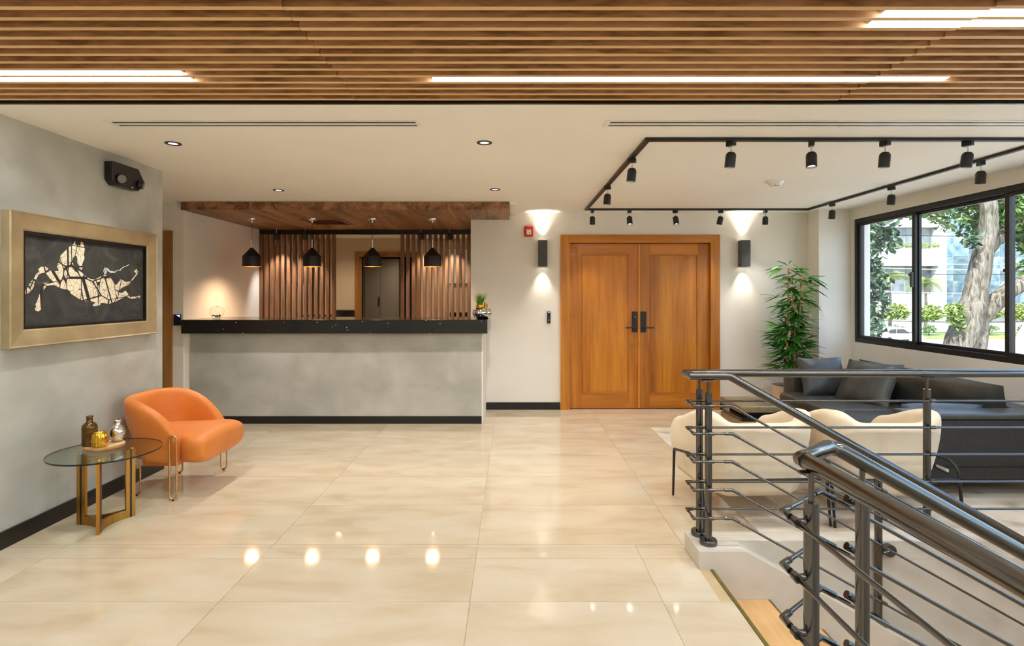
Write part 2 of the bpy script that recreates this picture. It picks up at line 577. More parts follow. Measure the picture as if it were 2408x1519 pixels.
# ================================================================== THE SETTING
# ------------------------------------------------------------------ floor with its tiles
EDGE = 1.07          # x of the floor edge at the head of the stairs
mb = MB()
mb.box(-6.2, 0.87, -3.2, 1.7, -0.25, -0.003)
mb.box(-6.2, EDGE - 0.012, 1.7, 3.06, -0.25, -0.003)
mb.box(-6.2, XR + 0.2, 3.06, 13.2, -0.25, -0.003)
floor = struct('floor', mb, 'grout', 'cream polished tile floor of the lobby')

def tile_rows():
    ys = [2.623 + 0.6 * k for k in range(-9, 18)]
    for a, b in zip(ys[:-1], ys[1:]):
        near = b < 3.3
        xs = [-6.2, -5.0, -3.8, -2.6, -1.401, -0.201] + ([0.722] if near else [0.999, 2.199, 3.399])
        if a > 10.1 or b < -2.6:
            continue
        xmax = XR + 0.0
        regions = []
        if b <= 3.05:
            lim = EDGE - 0.012 if a > 1.65 else 0.87
            regions.append((a, b, lim))
        elif a < 3.05:
            regions.append((a, 3.05, 1.0))
            regions.append((3.18, b, xmax)) if b > 3.18 else None
            if b > 3.18:
                regions.append((3.05, 3.18, 1.0))
        else:
            regions.append((a, b, xmax))
        for (y0, y1, lim) in regions:
            cols = [x for x in xs if x < lim - 0.02] + [lim]
            for x0, x1 in zip(cols[:-1], cols[1:]):
                yield x0, x1, y0, y1
TJ = 0.0012
done_tiles = {}
for (x0, x1, y0, y1) in tile_rows():
    w, d = round(x1 - x0 - 2 * TJ, 4), round(y1 - y0 - 2 * TJ, 4)
    if w < 0.01 or d < 0.01:
        continue
    key = (w, d)
    if key not in done_tiles:
        o = MB().box(-w / 2, w / 2, -d / 2, d / 2, -0.01, 0.0).build('tile', 'tile', floor)
        done_tiles[key] = o
    else:
        o = done_tiles[key].copy()
        COL.objects.link(o)
        o.parent = floor
    o.location = ((x0 + x1) / 2, (y0 + y1) / 2, 0)

# ------------------------------------------------------------------ walls
struct('wall_left', MB().box(XL - 0.16, XL, -3.0, 4.623, 0, CEIL), 'stucco', 'mottled grey plaster wall on the left')
struct('baseboard_left', MB().box(XL, XL + 0.014, -3.0, 4.623, 0, 0.1), 'black_base', 'black skirting along the grey plaster wall')

mb = MB()                                    # wall with the corridor door, facing the room
mb.box(-3.86, -3.715, 6.2, 6.34, 0, CEIL)
mb.box(-4.86, -3.86, 6.2, 6.34, 2.16, CEIL)
mb.box(-5.6, -4.86, 6.2, 6.34, 0, CEIL)
struct('wall_corridor', mb, 'wall', 'narrow cream wall beside the reception counter')
struct('wall_passage', MB().box(-5.7, -5.6, 4.4, 6.34, 0, CEIL).box(-5.7, -3.1, 4.47, 4.623, 0, CEIL), 'wall', 'cream side wall of the passage behind the grey wall')
struct('wall_recess_left', MB().box(-3.86, -3.715, 6.34, 10.2, 0, CEIL), 'wall', 'white side wall of the reception recess')

mb = MB()                                    # back wall around the double door
mb.box(-0.526, 0.66, YB, YB + 0.14, 0, CEIL)
mb.box(2.60, XR + 0.2, YB, YB + 0.14, 0, CEIL)
mb.box(0.66, 2.60, YB, YB + 0.14, 2.17, CEIL)
struct('wall_back', mb, 'wall', 'cream back wall around the wooden double door')
struct('wall_recess_right', MB().box(-0.526, -0.40, YB + 0.14, 10.2, 0, CEIL), 'wall', 'cream side wall of the back office')
struct('baseboard_back', MB().box(-0.33, 0.61, YB - 0.014, YB, 0, 0.092), 'black_base', 'black skirting between counter and double door')
struct('baseboard_corner', MB().box(2.655, 3.77, YB - 0.014, YB, 0, 0.092).box(3.756, 3.77, 6.74, YB - 0.014, 0, 0.092).box(3.756, XR, 6.726, 6.74, 0, 0.092),
       'black_base', 'black skirting between double door and window corner')
struct('wall_pilaster', MB().box(3.77, XR, 6.74, YB, 0, CEIL), 'wall', 'cream corner pilaster beside the window')

WY = [6.68, 5.70, 4.66, 3.64, 2.60, 1.55, 0.50, -0.55, -1.60, -2.65]    # window posts along the wall
WZ0, WZ1 = 0.892, 2.38
mb = MB()
mb.box(XR, XR + 0.2, -3.2, YB + 0.14, -4.0, WZ0)
mb.box(XR, XR + 0.2, -3.2, YB + 0.14, WZ1, 2.6)
mb.box(XR, XR + 0.2, WY[0], YB + 0.14, WZ0, WZ1)
mb.box(XR, XR + 0.2, -3.2, WY[-1], WZ0, WZ1)
struct('wall_right', mb, 'wall', 'cream wall with the long window on the right')
struct('wall_rear', MB().box(-6.2, XR + 0.2, -3.2, -3.0, -4.0, 2.6), 'wall', 'cream wall behind the viewer')

# the back office behind the slatted screen
mb = MB()
mb.box(-3.86, -2.86, 10.2, 10.32, 0, CEIL)
mb.box(-1.81, -0.40, 10.2, 10.32, 0, CEIL)
mb.box(-2.86, -1.81, 10.2, 10.32, 2.19, CEIL)
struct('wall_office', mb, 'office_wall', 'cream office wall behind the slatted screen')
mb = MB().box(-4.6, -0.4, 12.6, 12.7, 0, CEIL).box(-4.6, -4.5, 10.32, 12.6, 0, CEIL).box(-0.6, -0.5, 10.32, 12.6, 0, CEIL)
struct('wall_storeroom', mb, 'dark', 'dark room beyond the office doorway')  # gloom of the unlit room is put into the near-black wall colour

# stairwell
mb = MB()
mb.box(EDGE - 0.07, XR, 3.0505, 3.059, -4.0, -0.001)
struct('wall_stairwell', mb, 'curb', 'grey plaster wall of the stairwell')
SL = 0.56                                    # slope of the flight
def stringer(y0, y1, x0, flat):
    zt = 0.095
    xe = XR - 0.002
    poly = [(x0, zt), (flat, zt), (xe, zt - SL * (xe - flat)), (xe, zt - SL * (xe - flat) - 0.75), (flat, -0.62), (x0, -0.24), (x0, 0.0)]
    return MB().prism(poly, 1, y0, y1)
mb = stringer(2.93, 3.05, 1.0, 1.25)
mb.box(1.0, XR - 0.002, 3.05, 3.18, 0.0, 0.095)
struct('trim_1', mb, 'curb', 'grey plaster kerb and sloping stringer under the far railing')
mb = stringer(1.58, 1.70, 0.88, 1.05)
mb.box(0.745, 0.88, -3.0, 1.70, 0.0, 0.095)
struct('trim_2', mb, 'curb', 'grey plaster kerb under the near railing')
struct('floor_below', MB().box(-0.5, XR, -3.0, 3.05, -4.1, -4.0), 'tile', 'tile floor of the level below')
struct('wall_below', MB().box(0.77, 0.87, -3.0, 1.58, -4.0, -0.25).box(-0.5, -0.4, -3.0, 3.05, -4.0, -0.25), 'curb', 'plaster wall under the lobby floor')

# stairs
st = thing('staircase', 'light oak stair flight with brass edging going down to the right', 'stairs', (EDGE, 2.3, 0))
for k in range(1, 11):
    z = -0.16 * k
    xa, xb = EDGE + 0.286 * (k - 1), EDGE + 0.286 * k
    MB().box(xa + 0.004, xb + 0.012, 1.702, 2.928, z - 0.03, z).build('tread', 'tread', st, world=True)
    MB().box(xa - 0.004, xa + 0.003, 1.702, 2.928, z, z + 0.128).build('riser', 'curb', st, world=True)
    MB().box(xb + 0.0125, xb + 0.022, 1.702, 2.928, z - 0.032, z + 0.002).build('edge_trim', 'brass_trim', st, world=True)
MB().box(EDGE - 0.011, EDGE + 0.006, 1.702, 2.928, -0.032, 0.002).build('edge_trim', 'brass_trim', st, world=True)

# ------------------------------------------------------------------ ceilings
mb = MB()
mb.box(-6.2, XR + 0.1, 2.972, 12.8, CEIL, 2.60)
struct('ceiling', mb, 'ceiling', 'smooth cream ceiling over the reception and seating area')
struct('trim_3', MB().box(XL, XR, 2.955, 2.972, CEIL - 0.012, 2.60), 'black_base', 'black edge strip where slats meet the cream ceiling')
struct('roof', MB().box(-6.4, XR + 0.25, -3.4, 13.4, 2.601, 2.9), 'ceiling', 'unseen roof slab above the ceilings, closing out the sun')  # unseen slab added to keep sun and sky out of the room
struct('wall_outer', MB().box(-6.4, -6.2, -3.4, 13.4, -4.1, 2.6).box(-6.2, XR + 0.25, 13.2, 13.4, -4.1, 2.6), 'ceiling', 'outer wall of the building')

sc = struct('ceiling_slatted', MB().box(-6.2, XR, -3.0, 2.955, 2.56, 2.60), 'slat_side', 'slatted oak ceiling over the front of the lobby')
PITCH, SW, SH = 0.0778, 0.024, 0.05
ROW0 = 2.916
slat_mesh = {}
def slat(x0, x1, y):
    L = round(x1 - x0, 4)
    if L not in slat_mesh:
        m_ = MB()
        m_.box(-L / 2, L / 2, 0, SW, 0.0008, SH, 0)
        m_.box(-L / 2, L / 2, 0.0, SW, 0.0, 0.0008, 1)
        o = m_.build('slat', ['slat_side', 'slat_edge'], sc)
        slat_mesh[L] = o
    else:
        o = slat_mesh[L].copy()
        COL.objects.link(o)
        o.parent = sc
    o.location = ((x0 + x1) / 2, y, CEIL)
for k in range(0, 62):
    y = ROW0 - PITCH * k
    if y < -1.8:
        break
    slat(XL, -0.832, y - 0.002)
    slat(-0.830, 1.744, y)
    slat(1.746, XR, y - 0.008)

# linear lamps set between the slats
def gap(k):                                  # gap on the near side of row k, counted from the edge
    return ROW0 - PITCH * (k + 1) + SW, ROW0 - PITCH * k
def linear_lamp(x0, x1, rows, label, shift=0.0):
    y0, _ = gap(rows[-1]); _, y1 = gap(rows[0])
    t = thing('linear_ceiling_light', label, 'ceiling light', ((x0 + x1) / 2, (y0 + y1) / 2, CEIL), group=None)
    for r in rows:
        a, b = gap(r)
        MB().box(x0, x1, a + 0.002 + shift, b - 0.003 + shift, CEIL + 0.003, CEIL + 0.010).build('diffuser', 'lamp_white', t, world=True)
        MB().box(x0 - 0.004, x1 + 0.004, a + 0.001 + shift, b - 0.002 + shift, CEIL + 0.0105, CEIL + 0.05).build('housing', 'white', t, world=True)
    return t
linear_lamp(-2.81, -1.56, (4, 3), 'bright twin linear light between the slats, above the horse painting', -0.002)
linear_lamp(-0.384, 0.862, (3,), 'bright linear light between the slats, above the reception end of the lobby')
linear_lamp(0.872, 2.10, (3,), 'bright linear light between the slats, nearer the window')
linear_lamp(1.385, 2.63, (11, 10), 'bright twin linear light in the top right corner of the slatted ceiling', -0.003)
linear_lamp(2.64, 3.89, (11, 10), 'bright twin linear light beside the window wall', -0.008)
for x0, x1 in ((-2.81, -1.56), (-0.9, 0.35), (1.0, 2.25), (2.6, 3.85)):   # unseen lamps added behind the viewer to brighten the room
    for rows in ((26, 25), (40, 39), (54, 53)):
        t = linear_lamp(x0, x1, rows, 'added unseen twin linear light in the slatted ceiling behind the viewer')
        t['group'] = 'added linear lights behind the viewer'

# ------------------------------------------------------------------ wooden canopy over the reception
cp = struct('ceiling_canopy', MB().box(-3.713, -0.032, 6.17, 6.99, 2.44, CEIL).box(-3.713, -0.53, 6.99, 8.15, 2.44, CEIL), 'dark', 'dark walnut canopy over the reception counter')
CX = [-3.714 + 0.19919 * i for i in range(17)] + [-0.2785, -0.031]
CZ = 2.419
for i in range(18):
    x0, x1 = CX[i] + 0.0006, CX[i + 1] - 0.0006
    ye = 8.15 if i < 16 else 6.998
    m_ = MB()
    m_.box(x0, x1, 6.15, 6.169, CZ, CEIL - 0.002)
    m_.box(x0, x1, 6.169, ye, CZ, CZ + 0.018)
    m_.build('board', 'walnut', cp)
struct('trim_4', MB().box(-0.028, 0.045, 6.15, 6.998, 2.475, CEIL - 0.001), 'ceiling', 'narrow cream strip beside the walnut canopy')

# ------------------------------------------------------------------ doors
d1 = thing('door_1', 'honey-coloured wooden double door with raised panels', None, (1.63, YB, 0), kind='structure')
X0, X1, ZT = 0.619, 2.643, 2.225
fw = 0.115
MB().box(X0, X0 + fw, YB - 0.03, YB + 0.12, 0, ZT).build('jamb', 'door', d1, world=True)
MB().box(X1 - fw, X1, YB - 0.03, YB + 0.12, 0, ZT).build('jamb', 'door', d1, world=True)
MB().box(X0 + fw, X1 - fw, YB - 0.03, YB + 0.12, ZT - 0.10, ZT).build('head_jamb', 'door_h', d1, world=True)
yl = YB + 0.035                              # face of the leaves
mid = 1.627
for side, (xa, xb) in enumerate(((X0 + fw + 0.003, mid - 0.002), (mid + 0.002, X1 - fw - 0.003))):
    zt = ZT - 0.105
    pa, pb = (xa + 0.157, xb - 0.125) if side == 0 else (xa + 0.140, xb - 0.137)
    p0, p1 = 0.20, 1.985
    m_ = MB()
    m_.box(xa, pa, yl, yl + 0.045, 0.008, zt)
    m_.box(pb, xb, yl, yl + 0.045, 0.008, zt)
    leaf = m_.build('door_leaf', 'door', d1, world=True, bevel=0.002)
    MB().box(pa, pb, yl + 0.001, yl + 0.045, p1, zt).build('top_rail', 'door_h', leaf, world=True)
    MB().box(pa, pb, yl + 0.001, yl + 0.045, 0.008, p0).build('bottom_rail', 'door_h', leaf, world=True)
    m_ = MB()                                # moulding round the raised panel
    for (u0, u1, w0, w1) in ((pa, pb, p1 - 0.014, p1), (pa, pb, p0, p0 + 0.014), (pa, pa + 0.014, p0 + 0.014, p1 - 0.014), (pb - 0.014, pb, p0 + 0.014, p1 - 0.014)):
        m_.box(u0, u1, yl - 0.006, yl + 0.03, w0, w1)
    m_.build('panel_moulding', 'door', leaf, world=True, bevel=0.003)
    cuts = [0.0, 0.24, 0.46, 0.68, 1.0] if side == 0 else [0.0, 0.18, 0.46, 0.74, 1.0]
    ia, ib = pa + 0.0145, pb - 0.0145
    for c0, c1 in zip(cuts[:-1], cuts[1:]):
        q0, q1 = ia + (ib - ia) * c0, ia + (ib - ia) * c1
        MB().box(q0 + 0.0004, q1 - 0.0004, yl + 0.010, yl + 0.035, p0 + 0.0145, p1 - 0.0145).build('plank', 'door', leaf, world=True)
    hx = 1.570 if side == 0 else 1.684
    MB().rbox(hx - 0.034, hx + 0.034, yl - 0.02, yl + 0.002, 0.985, 1.25, 0.004).build('handle_plate', 'black_metal', leaf, world=True)
    sgn = -1 if side == 0 else 1
    m_ = MB().tube([(hx, yl - 0.02, 1.045), (hx, yl - 0.062, 1.045)], 0.011, 12)
    m_.rbox(min(hx - 0.008 * sgn, hx + 0.125 * sgn), max(hx - 0.008 * sgn, hx + 0.125 * sgn), yl - 0.072, yl - 0.056, 1.038, 1.052, 0.003)
    m_.build('lever', 'black_metal', leaf, world=True, smooth=40)
    if side == 0:
        MB().tube([(hx + 0.006, yl - 0.019, 1.18), (hx + 0.006, yl - 0.026, 1.18)], 0.008, 14).build('lock_cylinder', 'chrome', leaf, world=True, smooth=40)
MB().rbox(mid - 0.012, mid + 0.012, yl - 0.012, yl + 0.002, 0.01, ZT - 0.105, 0.004).build('astragal', 'door', d1, world=True)
MB().box(X0 + 0.05, X1 - 0.05, YB + 0.121, YB + 0.135, 0, ZT).build('backing', 'dark', d1, world=True)

d2 = thing('door_2', 'brown wooden door in the narrow wall beside the counter', None, (-4.36, 6.2, 0), kind='structure')
MB().box(-3.93, -3.832, 6.175, 6.335, 0, 2.185).build('jamb', 'door_dark', d2, world=True)
MB().box(-4.89, -4.79, 6.175, 6.335, 0, 2.185).build('jamb', 'door_dark', d2, world=True)
MB().box(-4.79, -3.93, 6.175, 6.335, 2.09, 2.185).build('head_jamb', 'door_dark', d2, world=True)
lf = MB().box(-4.787, -3.933, 6.27, 6.315, 0.008, 2.087).build('door_leaf', 'walnut_v', d2, world=True)
MB().rbox(-4.04, -3.955, 6.215, 6.27, 1.02, 1.06, 0.006).build('lever', 'black_metal', lf, world=True)

d3 = thing('door_3', 'wood-framed doorway in the office wall behind the screen', None, (-2.33, 10.2, 0), kind='structure')
MB().box(-2.918, -2.83, 10.17, 10.33, 0, 2.26).build('jamb', 'door_dark', d3, world=True)
MB().box(-1.835, -1.747, 10.17, 10.33, 0, 2.26).build('jamb', 'door_dark', d3, world=True)
MB().box(-2.83, -1.835, 10.17, 10.33, 2.17, 2.26).build('head_jamb', 'door_dark', d3, world=True)

# ------------------------------------------------------------------ the long window
w1 = thing('window_1', 'black-framed sliding window along the right wall', None, (XR + 0.06, 4.1, WZ0), kind='structure')
fx0, fx1 = XR + 0.015, XR + 0.10
m_ = MB()
m_.box(fx0, fx1, WY[-1], WY[0], WZ0, WZ0 + 0.055)
m_.box(fx0, fx1, WY[-1], WY[0], WZ1 - 0.055, WZ1)
m_.box(fx0, fx1, WY[0] - 0.05, WY[0], WZ0 + 0.055, WZ1 - 0.055)
m_.box(fx0, fx1, WY[-1], WY[-1] + 0.05, WZ0 + 0.055, WZ1 - 0.055)
m_.build('window_frame', 'black_metal', w1, world=True, bevel=0.003)
NW = len(WY) - 1
for i in range(NW):
    ya, yb = WY[i + 1], WY[i]
    off = 0.0 if i % 2 == 0 else 0.035
    a, b = ya + (0.0 if i < NW - 1 else 0.05), yb - (0.0 if i > 0 else 0.05)
    s = 0.042
    m_ = MB()
    x0, x1 = fx0 + 0.01 + off, fx0 + 0.04 + off
    if i % 2 == 1:                           # overlapping meeting stiles
        a -= 0.03; b += 0.03
    m_.box(x0, x1, a, a + s, WZ0 + 0.056, WZ1 - 0.056)
    m_.box(x0, x1, b - s, b, WZ0 + 0.056, WZ1 - 0.056)
    m_.box(x0, x1, a + s, b - s, WZ0 + 0.056, WZ0 + 0.056 + 0.03)
    m_.box(x0, x1, a + s, b - s, WZ1 - 0.056 - 0.03, WZ1 - 0.056)
    sash = m_.build('sash', 'black_metal', w1, world=True, bevel=0.002)
    xm = (x0 + x1) / 2
    MB().box(xm - 0.002, xm + 0.002, a + s, b - s, WZ0 + 0.086, WZ1 - 0.086).build('pane', 'glass', sash, world=True)
    if i < NW - 1:
        m_ = MB().rbox(x0 - 0.03, x0, a + 0.008, a + 0.034, 1.545, 1.70, 0.004)
        m_.rbox(x0 - 0.036, x0 - 0.012, a + 0.034, a + 0.048, 1.66, 1.685, 0.003)
        m_.build('latch', 'charcoal', sash, world=True)
struct('trim_5', MB().box(XR + 0.101, XR + 0.26, WY[-1], WY[0], WZ0 - 0.04, WZ0 - 0.0005), 'curb', 'outer window ledge')

# ================================================================== LIGHT FITTINGS
WARM = (1.0, 0.80, 0.58)
NEUT = (1.0, 0.96, 0.91)

# track with its spotlights
TX0, TX1, TY0, TY1 = 0.90, 3.59, 3.647, 6.65
tr = thing('track_rail', 'black rectangular lighting track on the cream ceiling', 'light track', ((TX0 + TX1) / 2, (TY0 + TY1) / 2, CEIL))
tz0, tz1 = CEIL - 0.022, CEIL - 0.001
hw = 0.017
MB().box(TX0 - hw, TX1 + hw, TY0 - hw, TY0 + hw, tz0, tz1).build('rail', 'black_metal', tr, world=True)
MB().box(TX0 - hw, TX1 + hw, TY1 - hw, TY1 + hw, tz0, tz1).build('rail', 'black_metal', tr, world=True)
MB().box(TX0 - hw, TX0 + hw, TY0 + hw, TY1 - hw, tz0, tz1).build('rail', 'black_metal', tr, world=True)
MB().box(TX1 - hw, TX1 + hw, TY0 + hw, TY1 - hw, tz0, tz1).build('rail', 'black_metal', tr, world=True)

def track_spot(name, x, y, ztop, tilt, rz, label, energy, group, adapter=True, col=NEUT, size=1.0, blend=0.7, cone=75):
    t = thing(name, label, 'spotlight', (x, y, ztop), rz, group)
    if adapter:
        MB().rbox(-0.017, 0.017, -0.03, 0.03, -0.032, 0.0, 0.003).build('adapter', 'black_metal', t)
    z0 = -0.032 if adapter else 0.0
    MB().tube([(0, 0, z0), (0, 0, -0.088)], 0.0055, 8).build('stem', 'chrome', t, smooth=40)
    R = Matrix.Translation((0, 0, -0.085)) @ Matrix.Rotation(tilt, 4, 'X')
    k = size
    m_ = MB().lathe([(0.002, 0.012), (0.020 * k, 0.012), (0.030 * k, 0.002), (0.034 * k, -0.012), (0.034 * k, -0.088 * k), (0.030 * k, -0.088 * k), (0.027 * k, -0.074 * k)], n=20).xform(R)
    hd = m_.build('head', 'black_metal', t, smooth=50)
    m_ = MB().lathe([(0.0005, -0.075 * k), (0.0275 * k, -0.075 * k)], n=20).xform(R)
    m_.build('lens', 'spot_glow', hd, fix=False)
    d = lamp('spot_light', 'SPOT', R @ Vector((0, 0, -0.10 * k)), energy, col, t, spot_size=math.radians(cone), spot_blend=blend, shadow_soft_size=0.025)
    d.rotation_euler = (tilt, 0, 0)
    return t

GRP = None
ES = 9.0
back = [0.974, 1.423, 1.98, 2.53, 3.07]
names_back = ['black track spotlight at the back left corner of the track', 'black track spotlight above the left side of the double door',
              'black track spotlight above the middle of the double door', 'black tilted track spotlight above the right edge of the double door',
              'black track spotlight above the bamboo plant']
for i, x in enumerate(back):
    track_spot('track_spotlight', x, TY1, tz0, [0.05, -0.15, -0.2, 0.2, 0.05][i], [0, 0.2, 0.6, 1.2, 0][i], names_back[i], ES, GRP)
track_spot('track_spotlight', TX0, 5.16, tz0, 0.1, 1.2, 'black track spotlight on the left leg, the farther of its two', ES, GRP)
track_spot('track_spotlight', TX0, 4.11, tz0, 0.1, 1.2, 'black track spotlight on the left leg, the nearer of its two', ES, GRP)
names_near = ['first black spotlight from the left on the near side of the track', 'second black spotlight from the left on the near side of the track',
              'third black spotlight from the left on the near side of the track', 'rightmost black spotlight on the near side of the track']
for i, x in enumerate([1.456, 1.99, 2.48, 3.03]):
    track_spot('track_spotlight', x, TY0, tz0, [0.12, -0.1, 0.1, 0.15][i], [0.5, -0.4, 0.3, 0.4][i], names_near[i], ES, GRP)
names_right = ['black spotlight on the window side of the track, nearest the pilaster', 'black spotlight on the window side of the track, middle of three',
               'black spotlight on the window side of the track, nearest the viewer']
for i, y in enumerate([6.15, 5.19, 4.20]):
    track_spot('track_spotlight', TX1, y, tz0, 0.08, [0.2, 0.5, -0.2][i], names_right[i], ES, GRP)

# recessed downlights
for (x, y, lab) in ((-2.332, 3.775, 'round black-rimmed downlight nearest the grey wall'), (-0.189, 3.755, 'round black-rimmed downlight in the middle of the ceiling'),
                    (-2.327, 5.47, 'small round downlight in front of the walnut canopy, left'), (-0.168, 5.43, 'small round downlight in front of the walnut canopy, right')):
    t = thing('downlight', lab, 'downlight', (x, y, CEIL))
    MB().lathe([(0.053, -0.0005), (0.052, -0.005), (0.036, -0.006), (0.030, 0.0), (0.030, -0.0015)], n=28).build('rim', 'black_metal', t, smooth=40)
    MB().lathe([(0.0005, -0.0016), (0.0305, -0.0016)], n=28).build('lens', 'down_glow', t, fix=False)
    lamp('spot_light', 'SPOT', (0, 0, -0.02), 24 if y < 5 else 40, NEUT, t, spot_size=math.radians(120), spot_blend=0.9, shadow_soft_size=0.03)

# linear air diffusers
def slot_diffuser(x0, x1, y, label):
    t = thing('slot_diffuser', label, 'air vent', ((x0 + x1) / 2, y, CEIL))
    m_ = MB()
    for (a, b) in ((-0.062, -0.046), (-0.018, 0.012), (0.040, 0.056)):
        m_.box(x0 + 0.03, x1 - 0.03, y + a, y + b, CEIL - 0.006, CEIL - 0.0005)
    m_.box(x0, x0 + 0.03, y - 0.062, y + 0.056, CEIL - 0.006, CEIL - 0.0005)
    m_.box(x1 - 0.03, x1, y - 0.062, y + 0.056, CEIL - 0.006, CEIL - 0.0005)
    m_.build('frame', 'white', t, world=True)
    MB().box(x0 + 0.03, x1 - 0.03, y - 0.046, y - 0.018, CEIL - 0.003, CEIL - 0.0006).build('slot', 'black_base', t, world=True)
    MB().box(x0 + 0.03, x1 - 0.03, y + 0.012, y + 0.040, CEIL - 0.003, CEIL - 0.0006).build('slot', 'black_base', t, world=True)
slot_diffuser(-2.44, -0.55, 3.335, 'long white slot air diffuser above the reception side')
slot_diffuser(0.56, 3.9, 3.335, 'long white slot air diffuser above the seating side')

# smoke detector
t = thing('smoke_detector', 'round white smoke detector inside the track rectangle', 'smoke detector', (2.42, 5.05, CEIL))
MB().lathe([(0.075, -0.0005), (0.074, -0.012), (0.060, -0.022), (0.045, -0.044), (0.022, -0.05), (0.001, -0.05)], n=28).build('body', 'white', t, smooth=50)
MB().rbox(-0.024, 0.024, -0.043, -0.035, -0.047, -0.037, 0.002).build('vent', 'charcoal', t)

# wall sconces
def sconce(x, label):
    t = thing('wall_sconce', label, 'wall lamp', (x, YB, 1.985))
    m_ = MB()
    y0, y1 = -0.125, -0.012
    w, h, th = 0.056, 0.165, 0.004
    m_.box(-w, w, y0, y0 + th, -h, h).box(-w, w, y1 - th, y1, -h, h)
    m_.box(-w, -w + th, y0 + th, y1 - th, -h, h).box(w - th, w, y0 + th, y1 - th, -h, h)
    m_.build('housing', 'charcoal', t, bevel=0.0015)
    MB().box(-0.04, 0.04, -0.012, 0.0, -0.06, 0.06).build('wall_plate', 'charcoal', t)
    for s in (1, -1):
        MB().box(-w + th, w - th, y0 + th, y1 - th, s * (h - 0.022) - 0.001, s * (h - 0.022) + 0.001).build('lens', 'sconce_glow', t)
        o = lamp('spot_light', 'SPOT', (0, -0.068, s * (h - 0.004)), 8.0, (1.0, 0.91, 0.79), t, spot_size=math.radians(74), spot_blend=1.0, shadow_soft_size=0.02)
        o.rotation_euler = (math.pi if s > 0 else 0, 0, 0)
    return t
sconce(0.388, 'dark grey box sconce left of the double door')
sconce(2.935, 'dark grey box sconce right of the double door')

# pendants over the counter
PX = [-3.264, -2.507, -1.749, -0.997]
plab = ['black pendant lamp with chrome ceiling cup, leftmost over the counter', 'black pendant lamp, second from the left over the counter',
        'black pendant lamp, third from the left over the counter', 'black pendant lamp, rightmost over the counter, near the gold vase']
def pendant(x, label):
    t = thing('pendant_lamp', label, 'pendant lamp', (x, 6.88, CZ))
    MB().lathe([(0.058, -0.0005), (0.058, -0.012), (0.050, -0.024), (0.012, -0.030), (0.010, -0.052), (0.001, -0.053)], n=24).build('ceiling_cup', 'chrome', t, smooth=40)
    MB().tube([(0, 0, -0.05), (0, 0, -0.262)], 0.0025, 6).build('cord', 'black_metal', t, smooth=40)
    MB().lathe([(0.001, -0.258), (0.007, -0.262), (0.008, -0.37), (0.001, -0.372)], n=14).build('stem', 'silver', t, smooth=40)
    sh = MB().lathe([(0.008, -0.365), (0.022, -0.372), (0.104, -0.468), (0.108, -0.478), (0.108, -0.602)], n=36).build('shade', 'black_metal', t, smooth=35)
    MB().lathe([(0.108, -0.6021), (0.1055, -0.602), (0.1055, -0.48), (0.100, -0.468), (0.012, -0.38)], n=36).build('lining', 'copper_in', sh, smooth=35)
    MB().lathe([(0.001, -0.572), (0.018, -0.566), (0.028, -0.545), (0.026, -0.52), (0.013, -0.49), (0.012, -0.46), (0.001, -0.459)], n=18).build('bulb', 'bulb', t, smooth=180)
    o = lamp('spot_light', 'SPOT', (0, 0, -0.578), 25, (1.0, 0.66, 0.40), t, spot_size=math.radians(155), spot_blend=1.0, shadow_soft_size=0.07)
    return t
for x, lb in zip(PX, plab):
    pendant(x, lb)

# spots under the canopy that wash the slatted screen
for x, lb in ((-3.35, 'small black spotlight under the canopy, leftmost'), (-2.94, 'small black spotlight under the canopy, second from the left'),
              (-1.295, 'small black spotlight under the canopy, third from the left'), (-0.89, 'small black spotlight under the canopy, rightmost')):
    track_spot('canopy_spotlight', x, 7.80, CZ, 0.30, (0.25 if x < -2 else -0.25), lb, 24, None, adapter=False, col=NEUT, size=0.95, cone=70)

# unseen downlights added beyond the screen to brighten office and storeroom
for (x, y, e, lab) in ((-2.9, 9.2, 28, 'added unseen office downlight behind the left slats'), (-1.3, 9.2, 24, 'added unseen office downlight behind the right slats'), (-2.2, 10.9, 34, 'added unseen downlight in the room beyond the office doorway')):
    t = thing('downlight', lab, 'downlight', (x, y, CEIL))
    MB().lathe([(0.053, -0.0005), (0.052, -0.005), (0.036, -0.006), (0.030, 0.0), (0.030, -0.0015)], n=28).build('rim', 'black_metal', t, smooth=40)
    MB().lathe([(0.0005, -0.0016), (0.0305, -0.0016)], n=28).build('lens', 'down_glow', t, fix=False)
    lamp('spot_light', 'SPOT', (0, 0, -0.02), e, WARM, t, spot_size=math.radians(150), spot_blend=0.9, shadow_soft_size=0.05)

# square air grille in the canopy
t = thing('ceiling_grille', 'square brown air grille in the underside of the walnut canopy', 'air vent', (-2.42, 7.2, CZ))
m_ = MB()
for (a, b, c, d_) in ((-0.26, 0.26, -0.26, -0.22), (-0.26, 0.26, 0.22, 0.26), (-0.26, -0.22, -0.22, 0.22), (0.22, 0.26, -0.22, 0.22)):
    m_.box(a, b, c, d_, -0.008, -0.0005)
m_.build('frame', 'walnut', t)
for i in range(9):
    y = -0.2 + i * 0.05
    MB().add([(-0.22, y - 0.018, -0.007), (0.22, y - 0.018, -0.007), (0.22, y + 0.018, -0.002), (-0.22, y + 0.018, -0.002),
              (-0.22, y - 0.018, -0.0055), (0.22, y - 0.018, -0.0055), (0.22, y + 0.018, -0.0006), (-0.22, y + 0.018, -0.0006)],
             [(0, 1, 2, 3), (4, 7, 6, 5), (0, 4, 5, 1), (1, 5, 6, 2), (2, 6, 7, 3), (3, 7, 4, 0)]).build('slat', 'walnut', t)

